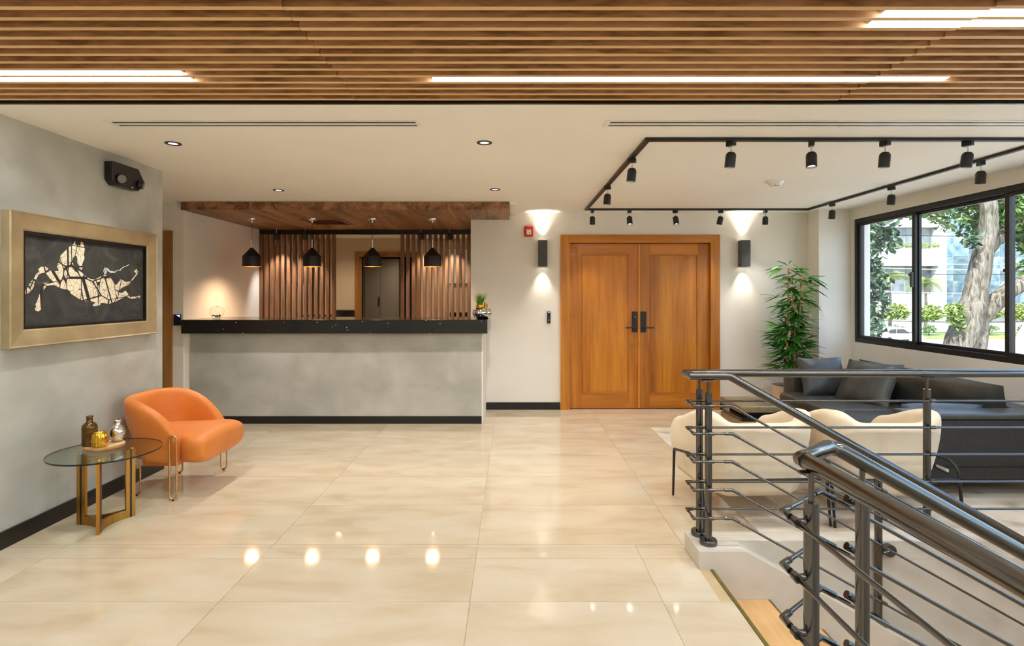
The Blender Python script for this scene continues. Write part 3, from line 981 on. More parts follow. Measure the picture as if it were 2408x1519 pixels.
# ================================================================== RECEPTION
rc = thing('reception_counter', 'grey plaster reception counter with black toe kick', 'counter', (-2.0, 6.5, 0))
MB().box(-3.66, -0.345, 6.235, 6.36, 0.085, 1.03).build('front_panel', 'stucco', rc, world=True)
MB().box(-3.66, -0.345, 6.228, 6.36, 0.0, 0.085).build('toe_kick', 'black_base', rc, world=True)
MB().box(-0.345, -0.33, 6.235, 6.995, 0.0, 1.03).build('side_panel', 'wall', rc, world=True)
MB().box(-3.713, -3.661, 6.245, 6.995, 0.0, 1.03).build('end_filler', 'wall', rc, world=True)
MB().box(-3.66, -0.53, 6.36, 6.9, 0.70, 0.73).build('desk_shelf', 'walnut', rc, world=True)
ct = MB().rbox(-3.70, -0.275, 6.13, 6.985, 1.031, 1.184, 0.004).build('countertop', 'granite')
tag(ct, 'thick black granite countertop with white flecks on the reception counter', 'countertop')

# slatted screen
sp = thing('slatted_screen', 'walnut slat screen with black head rail behind the counter', 'partition', (-2.1, 8.1, 0))
MB().box(-3.712, -0.53, 8.06, 8.14, 2.352, CZ - 0.001).build('head_rail', 'black_base', sp, world=True)
sm = None
for i in range(14):
    x = -3.694 + i * 0.0818
    if sm is None:
        sm = MB().box(-0.021, 0.021, 8.06, 8.14, 0, 2.351).build('slat', 'walnut_v', sp)
        o = sm
    else:
        o = sm.copy(); COL.objects.link(o); o.parent = sp
    o.location = (x + 2.1, -8.1, 0)
for i in range(14):
    x = -1.617 + i * 0.0818
    o = sm.copy(); COL.objects.link(o); o.parent = sp
    o.location = (x + 2.1, -8.1, 0)

# office furniture behind the screen
t = thing('storage_closet', 'grey two-door closet seen through the office doorway', 'closet', (-2.78, 11.8, 0))
MB().box(-3.16, -2.40, 11.62, 12.2, 0, 2.22).build('body', 'office_door', t, world=True)
for (a, b) in ((-3.115, -2.785), (-2.779, -2.45)):
    dr = MB().box(a, b, 11.598, 11.619, 0.09, 2.06).build('door', 'office_door', t, world=True, bevel=0.002)
    if a < -3: MB().box(b - 0.03, b - 0.012, 11.57, 11.598, 1.24, 1.42).build('handle', 'black_metal', dr, world=True)
t = thing('wall_board', 'long white notice board on the office side wall behind the screen', 'notice board', (-3.715, 9.3, 1.66))
MB().box(-3.714, -3.69, 8.5, 10.0, 1.66, 2.24).build('frame', 'walnut_v', t, world=True)
for (a, b) in ((8.75, 9.2), (9.4, 9.62), (9.72, 9.95)):
    MB().box(-3.69, -3.684, a, b, 1.665, 2.23).build('sheet', 'white', t, world=True)
for i, (a, b) in enumerate(((-1.165, -0.96), (-0.90, -0.60))):
    t = thing('wall_panel', ['tall white wall panel on the office wall behind the right slats', 'white wall panel half hidden behind the counter wall edge'][i], 'wall panel', ((a + b) / 2, 10.2, 1.67))
    MB().rbox(a, b, 10.12, 10.199, 1.67, 2.30, 0.006).build('panel', 'white', t, world=True)
    MB().box(a + 0.01, b - 0.01, 10.13, 10.199, 1.655, 1.669).build('lower_edge', 'charcoal', t, world=True)
t = thing('office_chair', 'dark office chair back showing above the countertop', 'chair', (-2.72, 8.9, 0))
MB().rbox(-0.17, 0.17, -0.03, 0.03, 0.66, 1.22, 0.028, 3).build('backrest', 'sofa_fabric', t, smooth=60)
MB().rbox(-0.24, 0.24, -0.5, -0.02, 0.45, 0.53, 0.03, 3).build('seat', 'sofa_fabric', t, smooth=60)
MB().tube([(0, -0.25, 0.06), (0, -0.25, 0.45)], 0.03, 12).tube([(0, 0.035, 0.46), (0, 0.035, 0.8)], 0.02, 8).tube([(0, -0.25, 0.44), (0, 0.035, 0.46)], 0.02, 8).build('column', 'black_metal', t, smooth=40)
for k in range(5):
    a = k * 2 * math.pi / 5
    MB().tube([(0, -0.25, 0.09), (0.27 * math.cos(a), -0.25 + 0.27 * math.sin(a), 0.05)], 0.018, 8).tube([(0.27 * math.cos(a), -0.25 + 0.27 * math.sin(a), 0.05), (0.27 * math.cos(a), -0.25 + 0.27 * math.sin(a), 0.0)], 0.022, 8).build('leg', 'black_metal', t, smooth=40)
dk = thing('office_desk', 'office desk behind the slatted screen', 'desk', (-1.2, 9.7, 0))
MB().box(-1.62, -0.56, 9.35, 10.1, 0.72, 0.75).build('desk_top', 'walnut', dk, world=True)
for (a, b) in ((-1.6, 9.38), (-0.62, 9.38), (-1.6, 10.05), (-0.62, 10.05)):
    MB().box(a, a + 0.05, b, b + 0.04, 0, 0.72).build('leg', 'black_metal', dk, world=True)
t = thing('computer_monitor', 'black computer monitor behind the right slats', 'monitor', (-0.93, 9.7, 0.75))
MB().rbox(-0.17, 0.17, -0.012, 0.012, 0.14, 0.40, 0.006).build('screen', 'black_base', t)
MB().box(-0.02, 0.02, 0.012, 0.03, 0.012, 0.25).box(-0.09, 0.09, -0.06, 0.07, 0.0, 0.012).build('stand', 'black_metal', t)
t = thing('printer', 'low black printer behind the left slats', 'printer', (-3.3, 9.4, 0))
MB().rbox(-0.28, 0.28, -0.22, 0.22, 0.86, 1.12, 0.015).build('body', 'black_metal', t)
MB().rbox(-0.20, 0.20, -0.27, -0.215, 0.92, 0.95, 0.005).build('paper_tray', 'charcoal', t)
MB().box(-0.32, 0.32, -0.28, 0.26, 0.0, 0.859).build('cabinet', 'walnut_v', t)

# ================================================================== ON THE COUNTER
t = thing('gold_vase', 'mirror gold double vase with green grass on the right end of the countertop', 'vase', (-0.372, 6.42, 1.184))
prof = [(0.030, 0.0), (0.055, 0.008), (0.082, 0.035), (0.092, 0.068), (0.084, 0.102), (0.058, 0.126), (0.044, 0.131), (0.044, 0.162), (0.040, 0.162), (0.038, 0.135), (0.001, 0.13)]
MB().lathe(prof, n=36).build('bowl', 'chrome', t, smooth=50)
MB().lathe([(0.0455, 0.129), (0.0465, 0.132), (0.0465, 0.161), (0.045, 0.164), (0.0385, 0.164), (0.0385, 0.14)], n=30).build('collar', 'gold', t, smooth=50)
MB().lathe([(p * 0.82, z * 0.98) for p, z in prof[:7]] + [(0.02, 0.13), (0.02, 0.185), (0.016, 0.185), (0.016, 0.15)], (0.062, 0.055, 0), n=30).build('rear_bowl', 'chrome', t, smooth=50)
MB().lathe([(0.0215, 0.135), (0.0225, 0.14), (0.0225, 0.186), (0.017, 0.187), (0.017, 0.15)], (0.062, 0.055, 0), n=24).build('rear_collar', 'gold', t, smooth=50)
m_ = MB()
rg = random.Random(3)
for i in range(110):
    a = rg.uniform(0, 2 * math.pi); r0 = rg.uniform(0, 0.032)
    lean = rg.uniform(0.05, 0.75); h = rg.uniform(0.10, 0.19)
    bx, by = r0 * math.cos(a), r0 * math.sin(a)
    dx, dy = math.cos(a), math.sin(a)
    rows = []
    for k in range(5):
        s = k / 4
        w = 0.0042 * (1 - s ** 1.5) + 0.0003
        px = bx + dx * lean * h * s ** 1.6
        py = by + dy * lean * h * s ** 1.6
        pz = 0.14 + h * s * (1 - 0.12 * lean * s)
        rows.append([(px - dy * w, py + dx * w, pz), (px + dy * w, py - dx * w, pz)])
    m_.grid(rows)
o = m_.build('grass_tuft', 'grass', t, fix=False); o['kind'] = 'stuff'

t = thing('glass_jar', 'clear apple-shaped glass jar with grey pebbles on the left end of the countertop', 'jar', (-3.47, 6.45, 1.184))
jp = [(0.030, 0.0), (0.036, 0.004), (0.05, 0.014), (0.072, 0.045), (0.080, 0.08), (0.076, 0.098)]
MB().lathe(jp, n=40, wob=lambda a, z: 1 + 0.02 * math.cos(10 * a), cap0=True).build('bowl', 'jar_glass', t, smooth=60)
MB().lathe([(0.077, 0.099), (0.078, 0.103), (0.066, 0.128), (0.042, 0.142), (0.016, 0.138), (0.006, 0.134)], n=40, wob=lambda a, z: 1 + 0.02 * math.cos(10 * a)).build('lid', 'jar_glass', t, smooth=60)
MB().tube([(0.0, 0, 0.134), (-0.004, 0, 0.155), (-0.010, 0, 0.172), (-0.006, 0, 0.182), (0.006, 0, 0.184), (0.012, 0, 0.178)], [0.005, 0.005, 0.005, 0.005, 0.004, 0.003], 8).build('knob', 'jar_glass', t, smooth=60)
rg = random.Random(5)
for i in range(16):
    a = rg.uniform(0, 6.28); r = 0.045 * math.sqrt(rg.random())
    s = rg.uniform(0.010, 0.016)
    z = 0.012 + s * 0.6 + rg.uniform(0, 0.018)
    m_ = MB().lathe([(0.001, -1), (0.6, -0.75), (0.95, -0.2), (0.95, 0.25), (0.55, 0.78), (0.001, 1)], n=9)
    m_.xform(Matrix.Translation((r * math.cos(a), r * math.sin(a), z)) @ Matrix.Rotation(rg.uniform(0, 3), 4, 'X') @ Matrix.Diagonal((s, s * 0.8, s * 0.6, 1)))
    m_.build('pebble', 'pebble', t, smooth=180)

# ================================================================== WALL ITEMS
t = thing('fire_alarm', 'red fire alarm strobe on the back wall', 'fire alarm', (0.213, YB, 2.27))
MB().rbox(-0.058, 0.058, -0.045, 0.0, -0.068, 0.068, 0.012, 3).build('body', 'red', t, smooth=50)
MB().rbox(-0.029, 0.029, -0.066, -0.046, -0.045, 0.004, 0.008, 3).build('strobe', 'white', t, smooth=50)
MB().rbox(-0.03, 0.03, -0.0485, -0.0455, 0.008, 0.02, 0.001).build('lettering_bar', 'white', t)
MB().rbox(0.004, 0.016, -0.069, -0.0665, -0.030, -0.018, 0.001).build('flash_tube', 'charcoal', t)

def reader(loc, w, h, label, led):
    t = thing('card_reader', label, 'card reader', loc)
    MB().rbox(-w, w, -0.022, 0.0, -h, h, 0.003).build('body', 'black_base', t)
    if led:
        MB().prism([(-0.005, h - 0.006), (w - 0.004, h - 0.006), (w - 0.004, h - 0.03)], 1, -0.0235, -0.0222).build('status_light', 'led_blue', t)
    else:
        MB().rbox(-w * 0.55, w * 0.55, -0.0245, -0.0222, h * 0.80, h * 0.86, 0.0005).build('status_light', 'led_blue', t)
        MB().tube([(0, -0.0222, 0.0), (0, -0.025, 0.0)], w * 0.55, 16).build('lens', 'charcoal', t)
        MB().rbox(-w * 0.3, w * 0.3, -0.0245, -0.0222, -h * 0.55, -h * 0.35, 0.001).build('button', 'silver', t)
reader((0.468, YB, 1.175), 0.021, 0.075, 'slim black door reader left of the double door', False)
reader((-3.776, 6.2, 1.18), 0.038, 0.062, 'square black card reader with blue light beside the counter', True)

t = thing('wall_outlet', 'white double wall outlet left of the plant pot', 'outlet', (3.25, YB, 0.315))
MB().rbox(-0.06, 0.06, -0.008, 0.0, -0.04, 0.04, 0.003).build('plate', 'white', t)
for x in (-0.025, 0.025):
    MB().rbox(x - 0.018, x + 0.018, -0.0105, -0.0082, -0.016, 0.016, 0.001).build('socket', 'wall', t)

t = thing('emergency_light', 'black twin-head emergency light high on the grey wall', 'emergency light', (XL, 4.12, 2.35))
poly = [(-0.16, 0.085), (0.12, 0.085), (0.185, 0.0), (0.12, -0.085), (-0.12, -0.085), (-0.16, -0.05)]
MB().prism([(p, q) for p, q in poly], 0, 0.0, 0.065).build('body', 'black_base', t, bevel=0.008)
for (y, s) in ((-0.085, 1), (0.125, -1)):
    hd = MB().tube([(0.06, y, -0.028), (0.085, y - 0.012 * s, -0.034)], 0.034, 20).build('lamp_head', 'black_base', t, smooth=40)
    MB().tube([(0.0855, y - 0.0122 * s, -0.0342), (0.088, y - 0.0134 * s, -0.0348)], 0.029, 20).build('lens', 'office_door', hd, smooth=40)
MB().tube([(0.064, 0.04, -0.07), (0.068, 0.04, -0.07)], 0.006, 10).build('indicator', 'white', t)

# framed painting
PY0, PY1, PZ0, PZ1 = 3.16, 4.477, 1.152, 1.96
t = thing('framed_painting', 'gold-framed painting of a leaping cream horse on charcoal', 'painting', (XL, (PY0 + PY1) / 2, (PZ0 + PZ1) / 2))
bw = 0.118
xf = XL + 0.055
iy0, iy1, iz0, iz1 = PY0 + bw, PY1 - bw * 0.86, PZ0 + bw * 0.92, PZ1 - bw * 0.92
out = [(PY0, PZ0), (PY1, PZ0), (PY1, PZ1), (PY0, PZ1)]
inn = [(iy0, iz0), (iy1, iz0), (iy1, iz1), (iy0, iz1)]
for i in range(4):
    j = (i + 1) % 4
    a, b, c, d_ = out[i], out[j], inn[j], inn[i]
    def mixp(p, q, s): return (p[0] + (q[0] - p[0]) * s, p[1] + (q[1] - p[1]) * s)
    prof = [(0.0, 0.0), (0.0, 0.05), (0.05, 0.056), (0.12, 0.050), (0.9, 0.034), (1.0, 0.028), (1.0, 0.0)]
    rows = [[(XL + 0.001 + dx, *mixp(a, d_, s)) for s, dx in prof], [(XL + 0.001 + dx, *mixp(b, c, s)) for s, dx in prof]]
    MB().grid(rows).build('frame_side', 'frame_gold', t, world=True)
m_ = MB()
lip = 0.014
for (a0, a1, b0, b1) in ((iy0, iy1, iz1 - lip * 1.6, iz1), (iy0, iy1, iz0, iz0 + lip), (iy0, iy0 + lip * 0.5, iz0 + lip, iz1 - lip * 1.6), (iy1 - lip, iy1, iz0 + lip, iz1 - lip * 1.6)):
    m_.box(XL + 0.001, XL + 0.031, a0, a1, b0, b1)
m_.build('inner_lip', 'black_base', t, world=True)
cx = XL + 0.012
cv = MB().box(XL + 0.001, cx, iy0 + 0.005, iy1 - lip * 0.9, iz0 + lip * 0.9, iz1 - lip * 1.5).build('canvas', 'canvas', t, world=True)
HORSE = [(775,262),(786,212),(800,215),(795,265),(868,285),(878,210),(905,238),(920,300),(930,330),(915,400),(925,450),(905,500),(890,540),(900,580),(885,612),(855,590),(845,540),(825,515),(830,470),(815,420),(790,415),(765,450),(765,520),(782,580),(850,620),(890,650),(930,690),(1000,735),(1070,745),(1150,700),(1200,680),(1250,685),(1290,730),(1330,790),(1352,825),(1380,800),(1420,740),(1450,752),(1500,780),(1545,768),(1580,738),(1638,662),(1605,630),(1650,590),(1690,588),(1692,620),(1650,672),(1592,745),(1545,800),(1520,820),(1450,850),(1390,895),(1350,885),(1380,915),(1440,930),(1490,895),(1530,950),(1550,985),(1690,965),(1690,990),(1570,1010),(1530,992),(1490,975),(1440,1000),(1350,1050),(1250,1080),(1190,1065),(1140,1070),(1140,1095),(1045,1112),(1040,1090),(1080,1060),(1012,1040),(1000,1010),(935,1045),(850,1010),(740,940),(715,895),(690,880),(620,870),(560,845),(500,818),(440,824),(400,834),(370,880),(350,960),(340,1020),(325,1090),(347,1140),(290,1182),(235,1160),(265,1110),(250,1090),(275,1040),(300,970),(320,890),(340,810),(370,787),(450,788),(505,782),(440,715),(390,650),(330,657),(290,682),(270,722),(240,770),(225,850),(190,900),(130,945),(90,935),(100,908),(150,850),(180,780),(240,718),(255,670),(300,640),(290,600),(330,568),(400,570),(440,610),(500,630),(575,622),(560,592),(545,570),(565,520),(600,522),(580,470),(600,410),(660,350),(700,310),(745,275)]
def canvas_pt(p):                            # traced outline brought onto the wall plane, in metres
    u, w = 40 + p[0] / 5.842, 530 + p[1] / 5.842
    y = 2.934 * 1290.0 / (1204.0 - u)
    return (y, 1.47 + (692.0 - w) * y / 1290.0)
poly = [canvas_pt(p) for p in HORSE]
MB().prism(poly, 0, cx + 0.0004, cx + 0.0014).build('horse_figure', 'horse', cv, world=True)
def ribbon(pts, w):
    m_ = MB()
    q = [canvas_pt(p) for p in pts]
    for a, b in zip(q[:-1], q[1:]):
        m_.tube([(cx + 0.001, *a), (cx + 0.001, *b)], w, 5)
    return m_
m_ = ribbon([(1200, 672), (1190, 620), (1205, 585), (1240, 590), (1275, 630), (1350, 640)], 0.0028)
for pts in ([(1212, 672), (1212, 610), (1235, 600), (1290, 645), (1340, 650)], [(1222, 660), (1232, 615), (1262, 636), (1300, 652)], [(1350, 635), (1385, 612), (1410, 622), (1430, 592), (1470, 568), (1500, 558), (1540, 538)]):
    q = ribbon(pts, 0.0022)
    m_.add(q.v, q.f)
m_.build('tail', 'white', cv, world=True)
m_ = ribbon([(1580, 1232), (1596, 1226), (1606, 1242), (1622, 1228), (1636, 1240), (1648, 1236)], 0.0012)
sigmat = plain('blue_signature_ink', srgb(60, 66, 150), 0.6)
m_.build('signature', sigmat, cv, world=True)

# ================================================================== FURNITURE HELPERS
def sstep(a, b, x):
    t = max(0.0, min(1.0, (x - a) / (b - a)))
    return t * t * (3 - 2 * t)

def u_shell(hw, xb, xf, rc, zb, ztf, th, inset_back, inset_side, n_arm=12, n_arc=9, n_back=8, zin=0.36):
    """tub shell of a chair that opens towards +x: outer skin, rolled rim, inner skin"""
    pts = []
    for i in range(n_arm):
        pts.append((xf + (xb + rc - xf) * i / n_arm, hw, 0.0, 1.0))
    for i in range(n_arc):
        a = math.pi / 2 * i / n_arc
        pts.append((xb + rc - rc * math.sin(a), hw - rc + rc * math.cos(a), -math.sin(a), math.cos(a)))
    for i in range(n_back + 1):
        y = (hw - rc) * (1 - 2 * i / n_back)
        pts.append((xb, y, -1.0, 0.0))
    right = [(x, -y, nx, -ny) for (x, y, nx, ny) in reversed(pts[:n_arm + n_arc])]
    pts += right
    rows = []
    for (x, y, nx, ny) in pts:
        f = (x - xb) / (xf - xb)             # 0 at the back, 1 at the arm fronts
        zt = ztf(f, abs(y) / hw)
        ins = inset_back * abs(nx) + inset_side * abs(ny)
        ring = []
        zo = max(zt - th * 0.5, zb + 0.02)
        for k in range(7):
            s = k / 6
            z = zb + (zo - zb) * s
            o = ins * (1 - math.sin(s * math.pi / 2))
            ring.append((x - nx * o, y - ny * o, z))
        for k in range(1, 6):
            a = math.pi * k / 6
            c = th / 2
            ring.append((x - nx * (c - c * math.cos(a)), y - ny * (c - c * math.cos(a)), zo + c * math.sin(a)))
        for k in range(4):
            s = k / 3
            ring.append((x - nx * (th + 0.012 * s), y - ny * (th + 0.012 * s), zo + (min(zin, zo - 0.01) - zo) * s))
        rows.append(ring)
    m_ = MB().grid(rows, closed_v=True)
    n = len(rows[0])
    m_.f.append(tuple(range(n))); m_.mi.append(0)
    m_.f.append(tuple(reversed(range((len(rows) - 1) * n, len(rows) * n)))); m_.mi.append(0)
    return m_

def loft_seat(stations, n=28, p=3.2):
    """stations: (x, half width, z0, z1); superellipse rings along x"""
    rows = []
    for (x, w, z0, z1) in stations:
        ring = []
        zc, h = (z0 + z1) / 2, (z1 - z0) / 2
        for j in range(n):
            a = 2 * math.pi * j / n
            c, s = math.cos(a), math.sin(a)
            ring.append((x, w * math.copysign(abs(c) ** (2 / p), c), zc + h * math.copysign(abs(s) ** (2 / p), s)))
        rows.append(ring)
    m_ = MB().grid(rows, closed_v=True)
    m_.f.append(tuple(range(n))); m_.mi.append(0)
    m_.f.append(tuple(range((len(rows) - 1) * n, len(rows) * n))); m_.mi.append(0)
    return m_

def cushion(w, d, h, n=16, pinch=0.05, seed=0):
    rg = random.Random(seed)
    ph = [rg.uniform(0, 6.28) for _ in range(4)]
    m_ = MB()
    for sgn in (1, -1):
        rows = []
        for i in range(n + 1):
            u = -1 + 2 * i / n
            r = []
            for j in range(n + 1):
                v = -1 + 2 * j / n
                k = ((1 - abs(u) ** 3.2) * (1 - abs(v) ** 3.2)) ** 0.55
                wr = 1 + 0.05 * math.sin(7 * u + ph[0]) * math.sin(5 * v + ph[1])
                x = w / 2 * u * (1 - pinch * (1 - v * v) * abs(u))
                y = d / 2 * v * (1 - pinch * (1 - u * u) * abs(v))
                r.append((x, y, sgn * h / 2 * k * wr))
            rows.append(r)
        m_.grid(rows)
    return m_

# ================================================================== ORANGE ARMCHAIR
oc = thing('armchair', 'orange leather tub armchair on gold hairpin legs beside the grey wall', 'armchair', (-2.56, 4.255, 0))
def zt_orange(f, g):
    back = 0.715
    return back - 0.03 * f - 0.255 * f ** 3.2
u_shell(0.345, -0.345, 0.165, 0.27, 0.225, zt_orange, 0.085, 0.17, 0.035, n_arm=20).build('shell', 'orange', oc, smooth=180, subsurf=1)
loft_seat([(-0.27, 0.22, 0.25, 0.44), (-0.24, 0.245, 0.235, 0.452), (0.02, 0.26, 0.23, 0.458), (0.15, 0.262, 0.226, 0.462), (0.185, 0.31, 0.226, 0.462),
           (0.25, 0.318, 0.226, 0.460), (0.30, 0.314, 0.230, 0.452), (0.332, 0.304, 0.246, 0.434), (0.350, 0.285, 0.28, 0.405)], p=4.0).build('seat', 'orange', oc, smooth=180, subsurf=1)
MB().rbox(-0.15, 0.12, -0.25, 0.25, 0.212, 0.26, 0.015).build('base', 'orange', oc)
for (x, y, zt) in ((0.148, -0.352, 0.46), (0.148, 0.335, 0.25), (-0.18, -0.25, 0.22), (-0.17, 0.25, 0.22)):
    r = 0.025
    pts = arc((x, y, r + 0.012), r, math.pi, 2 * math.pi, 8) + arc((x, y, zt - r), r, 0, math.pi, 8)
    lg = MB().tube(pts, 0.0062, 8, closed=True).build('leg', 'rose_gold', oc, smooth=60)
    MB().tube([(x, y, 0.0), (x, y, 0.008)], 0.008, 10).build('foot', 'black_base', lg)

# ================================================================== SIDE TABLE
tb = thing('side_table', 'round glass side table on a brass tripod base by the orange armchair', 'side table', (-2.60, 3.515, 0))
V3 = [Vector((-2.787, 3.505, 0)), Vector((-2.523, 3.338, 0)), Vector((-2.503, 3.66, 0))]
cen = (V3[0] + V3[1] + V3[2]) / 3
for i in range(3):
    a, b = V3[i], V3[(i + 1) % 3]
    mid_ = (a + b) / 2
    inw = (cen - mid_)
    pts = []
    for k in range(13):
        s = k / 12
        p = a.lerp(b, s) + inw * (0.62 * math.sin(math.pi * s)) 
        pts.append(p)
    d0 = (pts[1] - pts[0]).normalized(); d1 = (pts[-1] - pts[-2]).normalized()
    pts[0] = pts[0] + d0 * 0.012; pts[-1] = pts[-1] - d1 * 0.012
    th = 0.009
    m_ = MB()
    rows = []
    for k, p in enumerate(pts):
        t_ = (pts[min(k + 1, 12)] - pts[max(k - 1, 0)]).normalized()
        nrm = Vector((-t_.y, t_.x, 0))
        q0, q1 = p - nrm * th, p + nrm * th
        rows.append([(q0.x, q0.y, 0.0), (q1.x, q1.y, 0.0), (q1.x, q1.y, 0.055), (q0.x, q0.y, 0.055)])
    m_.grid(rows, closed_v=True)
    m_.f += [(0, 1, 2, 3), (48, 51, 50, 49)]; m_.mi += [0, 0]
    fr = m_.build('curved_foot_rail', 'brass', tb, world=True)
    for (p, dr) in ((pts[0], d0), (pts[-1], -d1)):
        nrm = Vector((-dr.y, dr.x, 0))
        c0, c1 = p, p + dr * 0.055
        q = [c0 - nrm * th, c1 - nrm * th, c1 + nrm * th, c0 + nrm * th]
        MB().prism([(v_.x, v_.y) for v_ in q], 2, 0.0555, 0.448).build('upright', 'brass', tb, world=True)
for v_ in V3:
    o_ = (v_ - cen).normalized()
    n_ = Vector((-o_.y, o_.x, 0))
    c_ = v_ - o_ * 0.034
    q = [c_ - n_ * 0.012 - o_ * 0.01, c_ + n_ * 0.012 - o_ * 0.01, c_ + n_ * 0.007 + o_ * 0.012, c_ - n_ * 0.007 + o_ * 0.012]
    MB().prism([(w_.x, w_.y) for w_ in q], 2, 0.002, 0.446).build('black_insert', 'black_base', tb, world=True)
    MB().lathe([(0.001, 0.4482), (0.014, 0.4482), (0.014, 0.4595), (0.001, 0.4595)], (v_.x - o_.x * 0.03, v_.y - o_.y * 0.03, 0), n=16).build('glass_pad', 'silver', tb, world=True, smooth=40)
gt = MB()
R = 0.305
gt.lathe([(0.0005, 0.46), (R - 0.004, 0.46), (R, 0.463), (R, 0.469), (R - 0.004, 0.472), (0.0005, 0.472)], (-2.60, 3.515, 0), n=64)
top = gt.build('glass_top', 'table_glass', tb, world=True, smooth=30)
MB().lathe([(R + 0.0004, 0.4615), (R + 0.0010, 0.4640), (R + 0.0010, 0.4685), (R + 0.0004, 0.4710)], (-2.60, 3.515, 0), n=64).build('polished_edge', 'glass_edge', top, world=True, smooth=60)

tz = 0.4725
tray = thing('wood_slice_tray', 'pale oval wood slice tray on the glass side table', 'tray', (-2.655, 3.575, tz))
wob = lambda a, z: 1 + 0.05 * math.cos(2 * (a - 0.9)) + 0.02 * math.sin(5 * a) + 0.012 * math.sin(9 * a + 1)
MB().lathe([(0.001, 0.0225), (0.05, 0.0225), (0.105, 0.0225)], n=48, wob=wob).build('top_face', 'pale_wood', tray, smooth=60)
MB().lathe([(0.001, 0.0), (0.104, 0.0), (0.108, 0.004), (0.108, 0.019), (0.105, 0.0224)], n=48, wob=wob).build('bark_rim', 'bark_edge', tray, smooth=60)
zz = tz + 0.023
bt = MB().lathe([(0.001, 0.0), (0.038, 0.0), (0.042, 0.006), (0.043, 0.115), (0.040, 0.132), (0.028, 0.146), (0.018, 0.153), (0.0175, 0.178), (0.021, 0.188), (0.018, 0.190), (0.014, 0.18)], n=32,
                wob=lambda a, z: 1 + (0.025 * math.sin(9 * a + z * 120) * math.sin(9 * a - z * 120) if z < 0.13 else 0)).build('bronze_bottle', 'bronze', smooth=180)
bt.location = (-2.722, 3.535, zz)
tag(bt, 'tall bronze dimpled bottle on the wood slice tray', 'bottle')
sv = MB().lathe([(0.001, 0.0), (0.026, 0.0), (0.032, 0.006), (0.042, 0.03), (0.0465, 0.055), (0.043, 0.08), (0.030, 0.102), (0.0205, 0.110), (0.0195, 0.132), (0.023, 0.140), (0.0205, 0.142), (0.016, 0.13)], n=32,
                wob=lambda a, z: 1 + (0.012 * math.sin(z * 900) if 0.02 < z < 0.1 else 0)).build('silver_vase', 'silver', smooth=180)
sv.location = (-2.618, 3.64, zz)
tag(sv, 'round silver ribbed bud vase on the wood slice tray', 'vase')
gc = MB().lathe([(0.001, 0.0), (0.037, 0.0), (0.043, 0.006), (0.046, 0.03), (0.042, 0.075), (0.038, 0.088), (0.035, 0.092), (0.032, 0.088), (0.032, 0.02), (0.001, 0.018)], n=72,
                wob=lambda a, z: 1 + 0.035 * math.cos(18 * a)).build('gold_cup', 'gold', smooth=180)
gc.location = (-2.640, 3.512, zz)
tag(gc, 'short fluted gold votive cup on the wood slice tray', 'cup')

# ================================================================== SEATING AREA
rug = MB().box(1.52, 3.95, 3.30, 6.02, 0.0, 0.008).build('area_rug', 'rug')
tag(rug, 'mottled grey area rug under the seating group', 'rug')

def lounge(loc, rz, label, sticker):
    t = thing('lounge_chair', label, 'lounge chair', loc, rz, 'cream lounge chairs')
    def zt(f, g):
        z = 0.635 + 0.07 * sstep(0.45, 0.95, g) * (1 - sstep(0.1, 0.9, f) * 0.9)
        z -= 0.085 * sstep(0.25, 0.95, f)
        return z - 0.10 * sstep(0.86, 1.0, f) ** 1.5
    u_shell(0.375, -0.27, 0.46, 0.17, 0.11, zt, 0.10, 0.10, 0.075, zin=0.33).build('shell', 'cream', t, smooth=180, subsurf=1)
    loft_seat([(-0.14, 0.22, 0.17, 0.40), (-0.1, 0.255, 0.16, 0.42), (0.2, 0.265, 0.16, 0.43), (0.42, 0.265, 0.17, 0.43), (0.47, 0.255, 0.19, 0.42), (0.49, 0.22, 0.24, 0.38)]).build('seat_cushion', 'cream', t, smooth=180, subsurf=1)
    rim = []
    MB().tube([(-0.262, -0.40, 0.285), (-0.268, -0.2, 0.285), (-0.268, 0.2, 0.285), (-0.262, 0.40, 0.285)], 0.0095, 8).build('rear_bar', 'black_metal', t, smooth=60)
    for s in (-1, 1):
        MB().tube([(-0.26, s * 0.405, 0.285), (-0.30, s * 0.405, 0.0)], [0.011, 0.008], 8).build('leg', 'black_metal', t, smooth=60)
        MB().tube([(0.26, s * 0.400, 0.34), (0.27, s * 0.405, 0.0)], [0.011, 0.008], 8).build('leg', 'black_metal', t, smooth=60)
        MB().tube([(-0.26, s * 0.405, 0.285), (-0.255, s * 0.405, 0.33), (-0.235, s * 0.40, 0.365), (-0.19, s * 0.395, 0.388), (0.0, s * 0.39, 0.385), (0.26, s * 0.40, 0.34)], 0.0095, 8).build('side_rail', 'black_metal', t, smooth=60)
        MB().tube([(-0.26, s * 0.400, 0.29), (-0.05, s * 0.345, 0.335)], 0.006, 6).build('brace', 'black_metal', t, smooth=60)
    if sticker:
        MB().box(-0.20, -0.10, -0.386, -0.383, 0.312, 0.332).xform(Matrix.Rotation(0, 4, 'Z')).build('paper_tag', 'white', t)
    return t
lounge((1.588, 3.735, 0.0105), math.pi / 2 + 0.05, 'cream lounge chair seen from behind, beside the railing corner post', False)
lounge((2.428, 3.735, 0.0105), math.pi / 2, 'cream lounge chair seen from behind, next to the dark sofa', True)

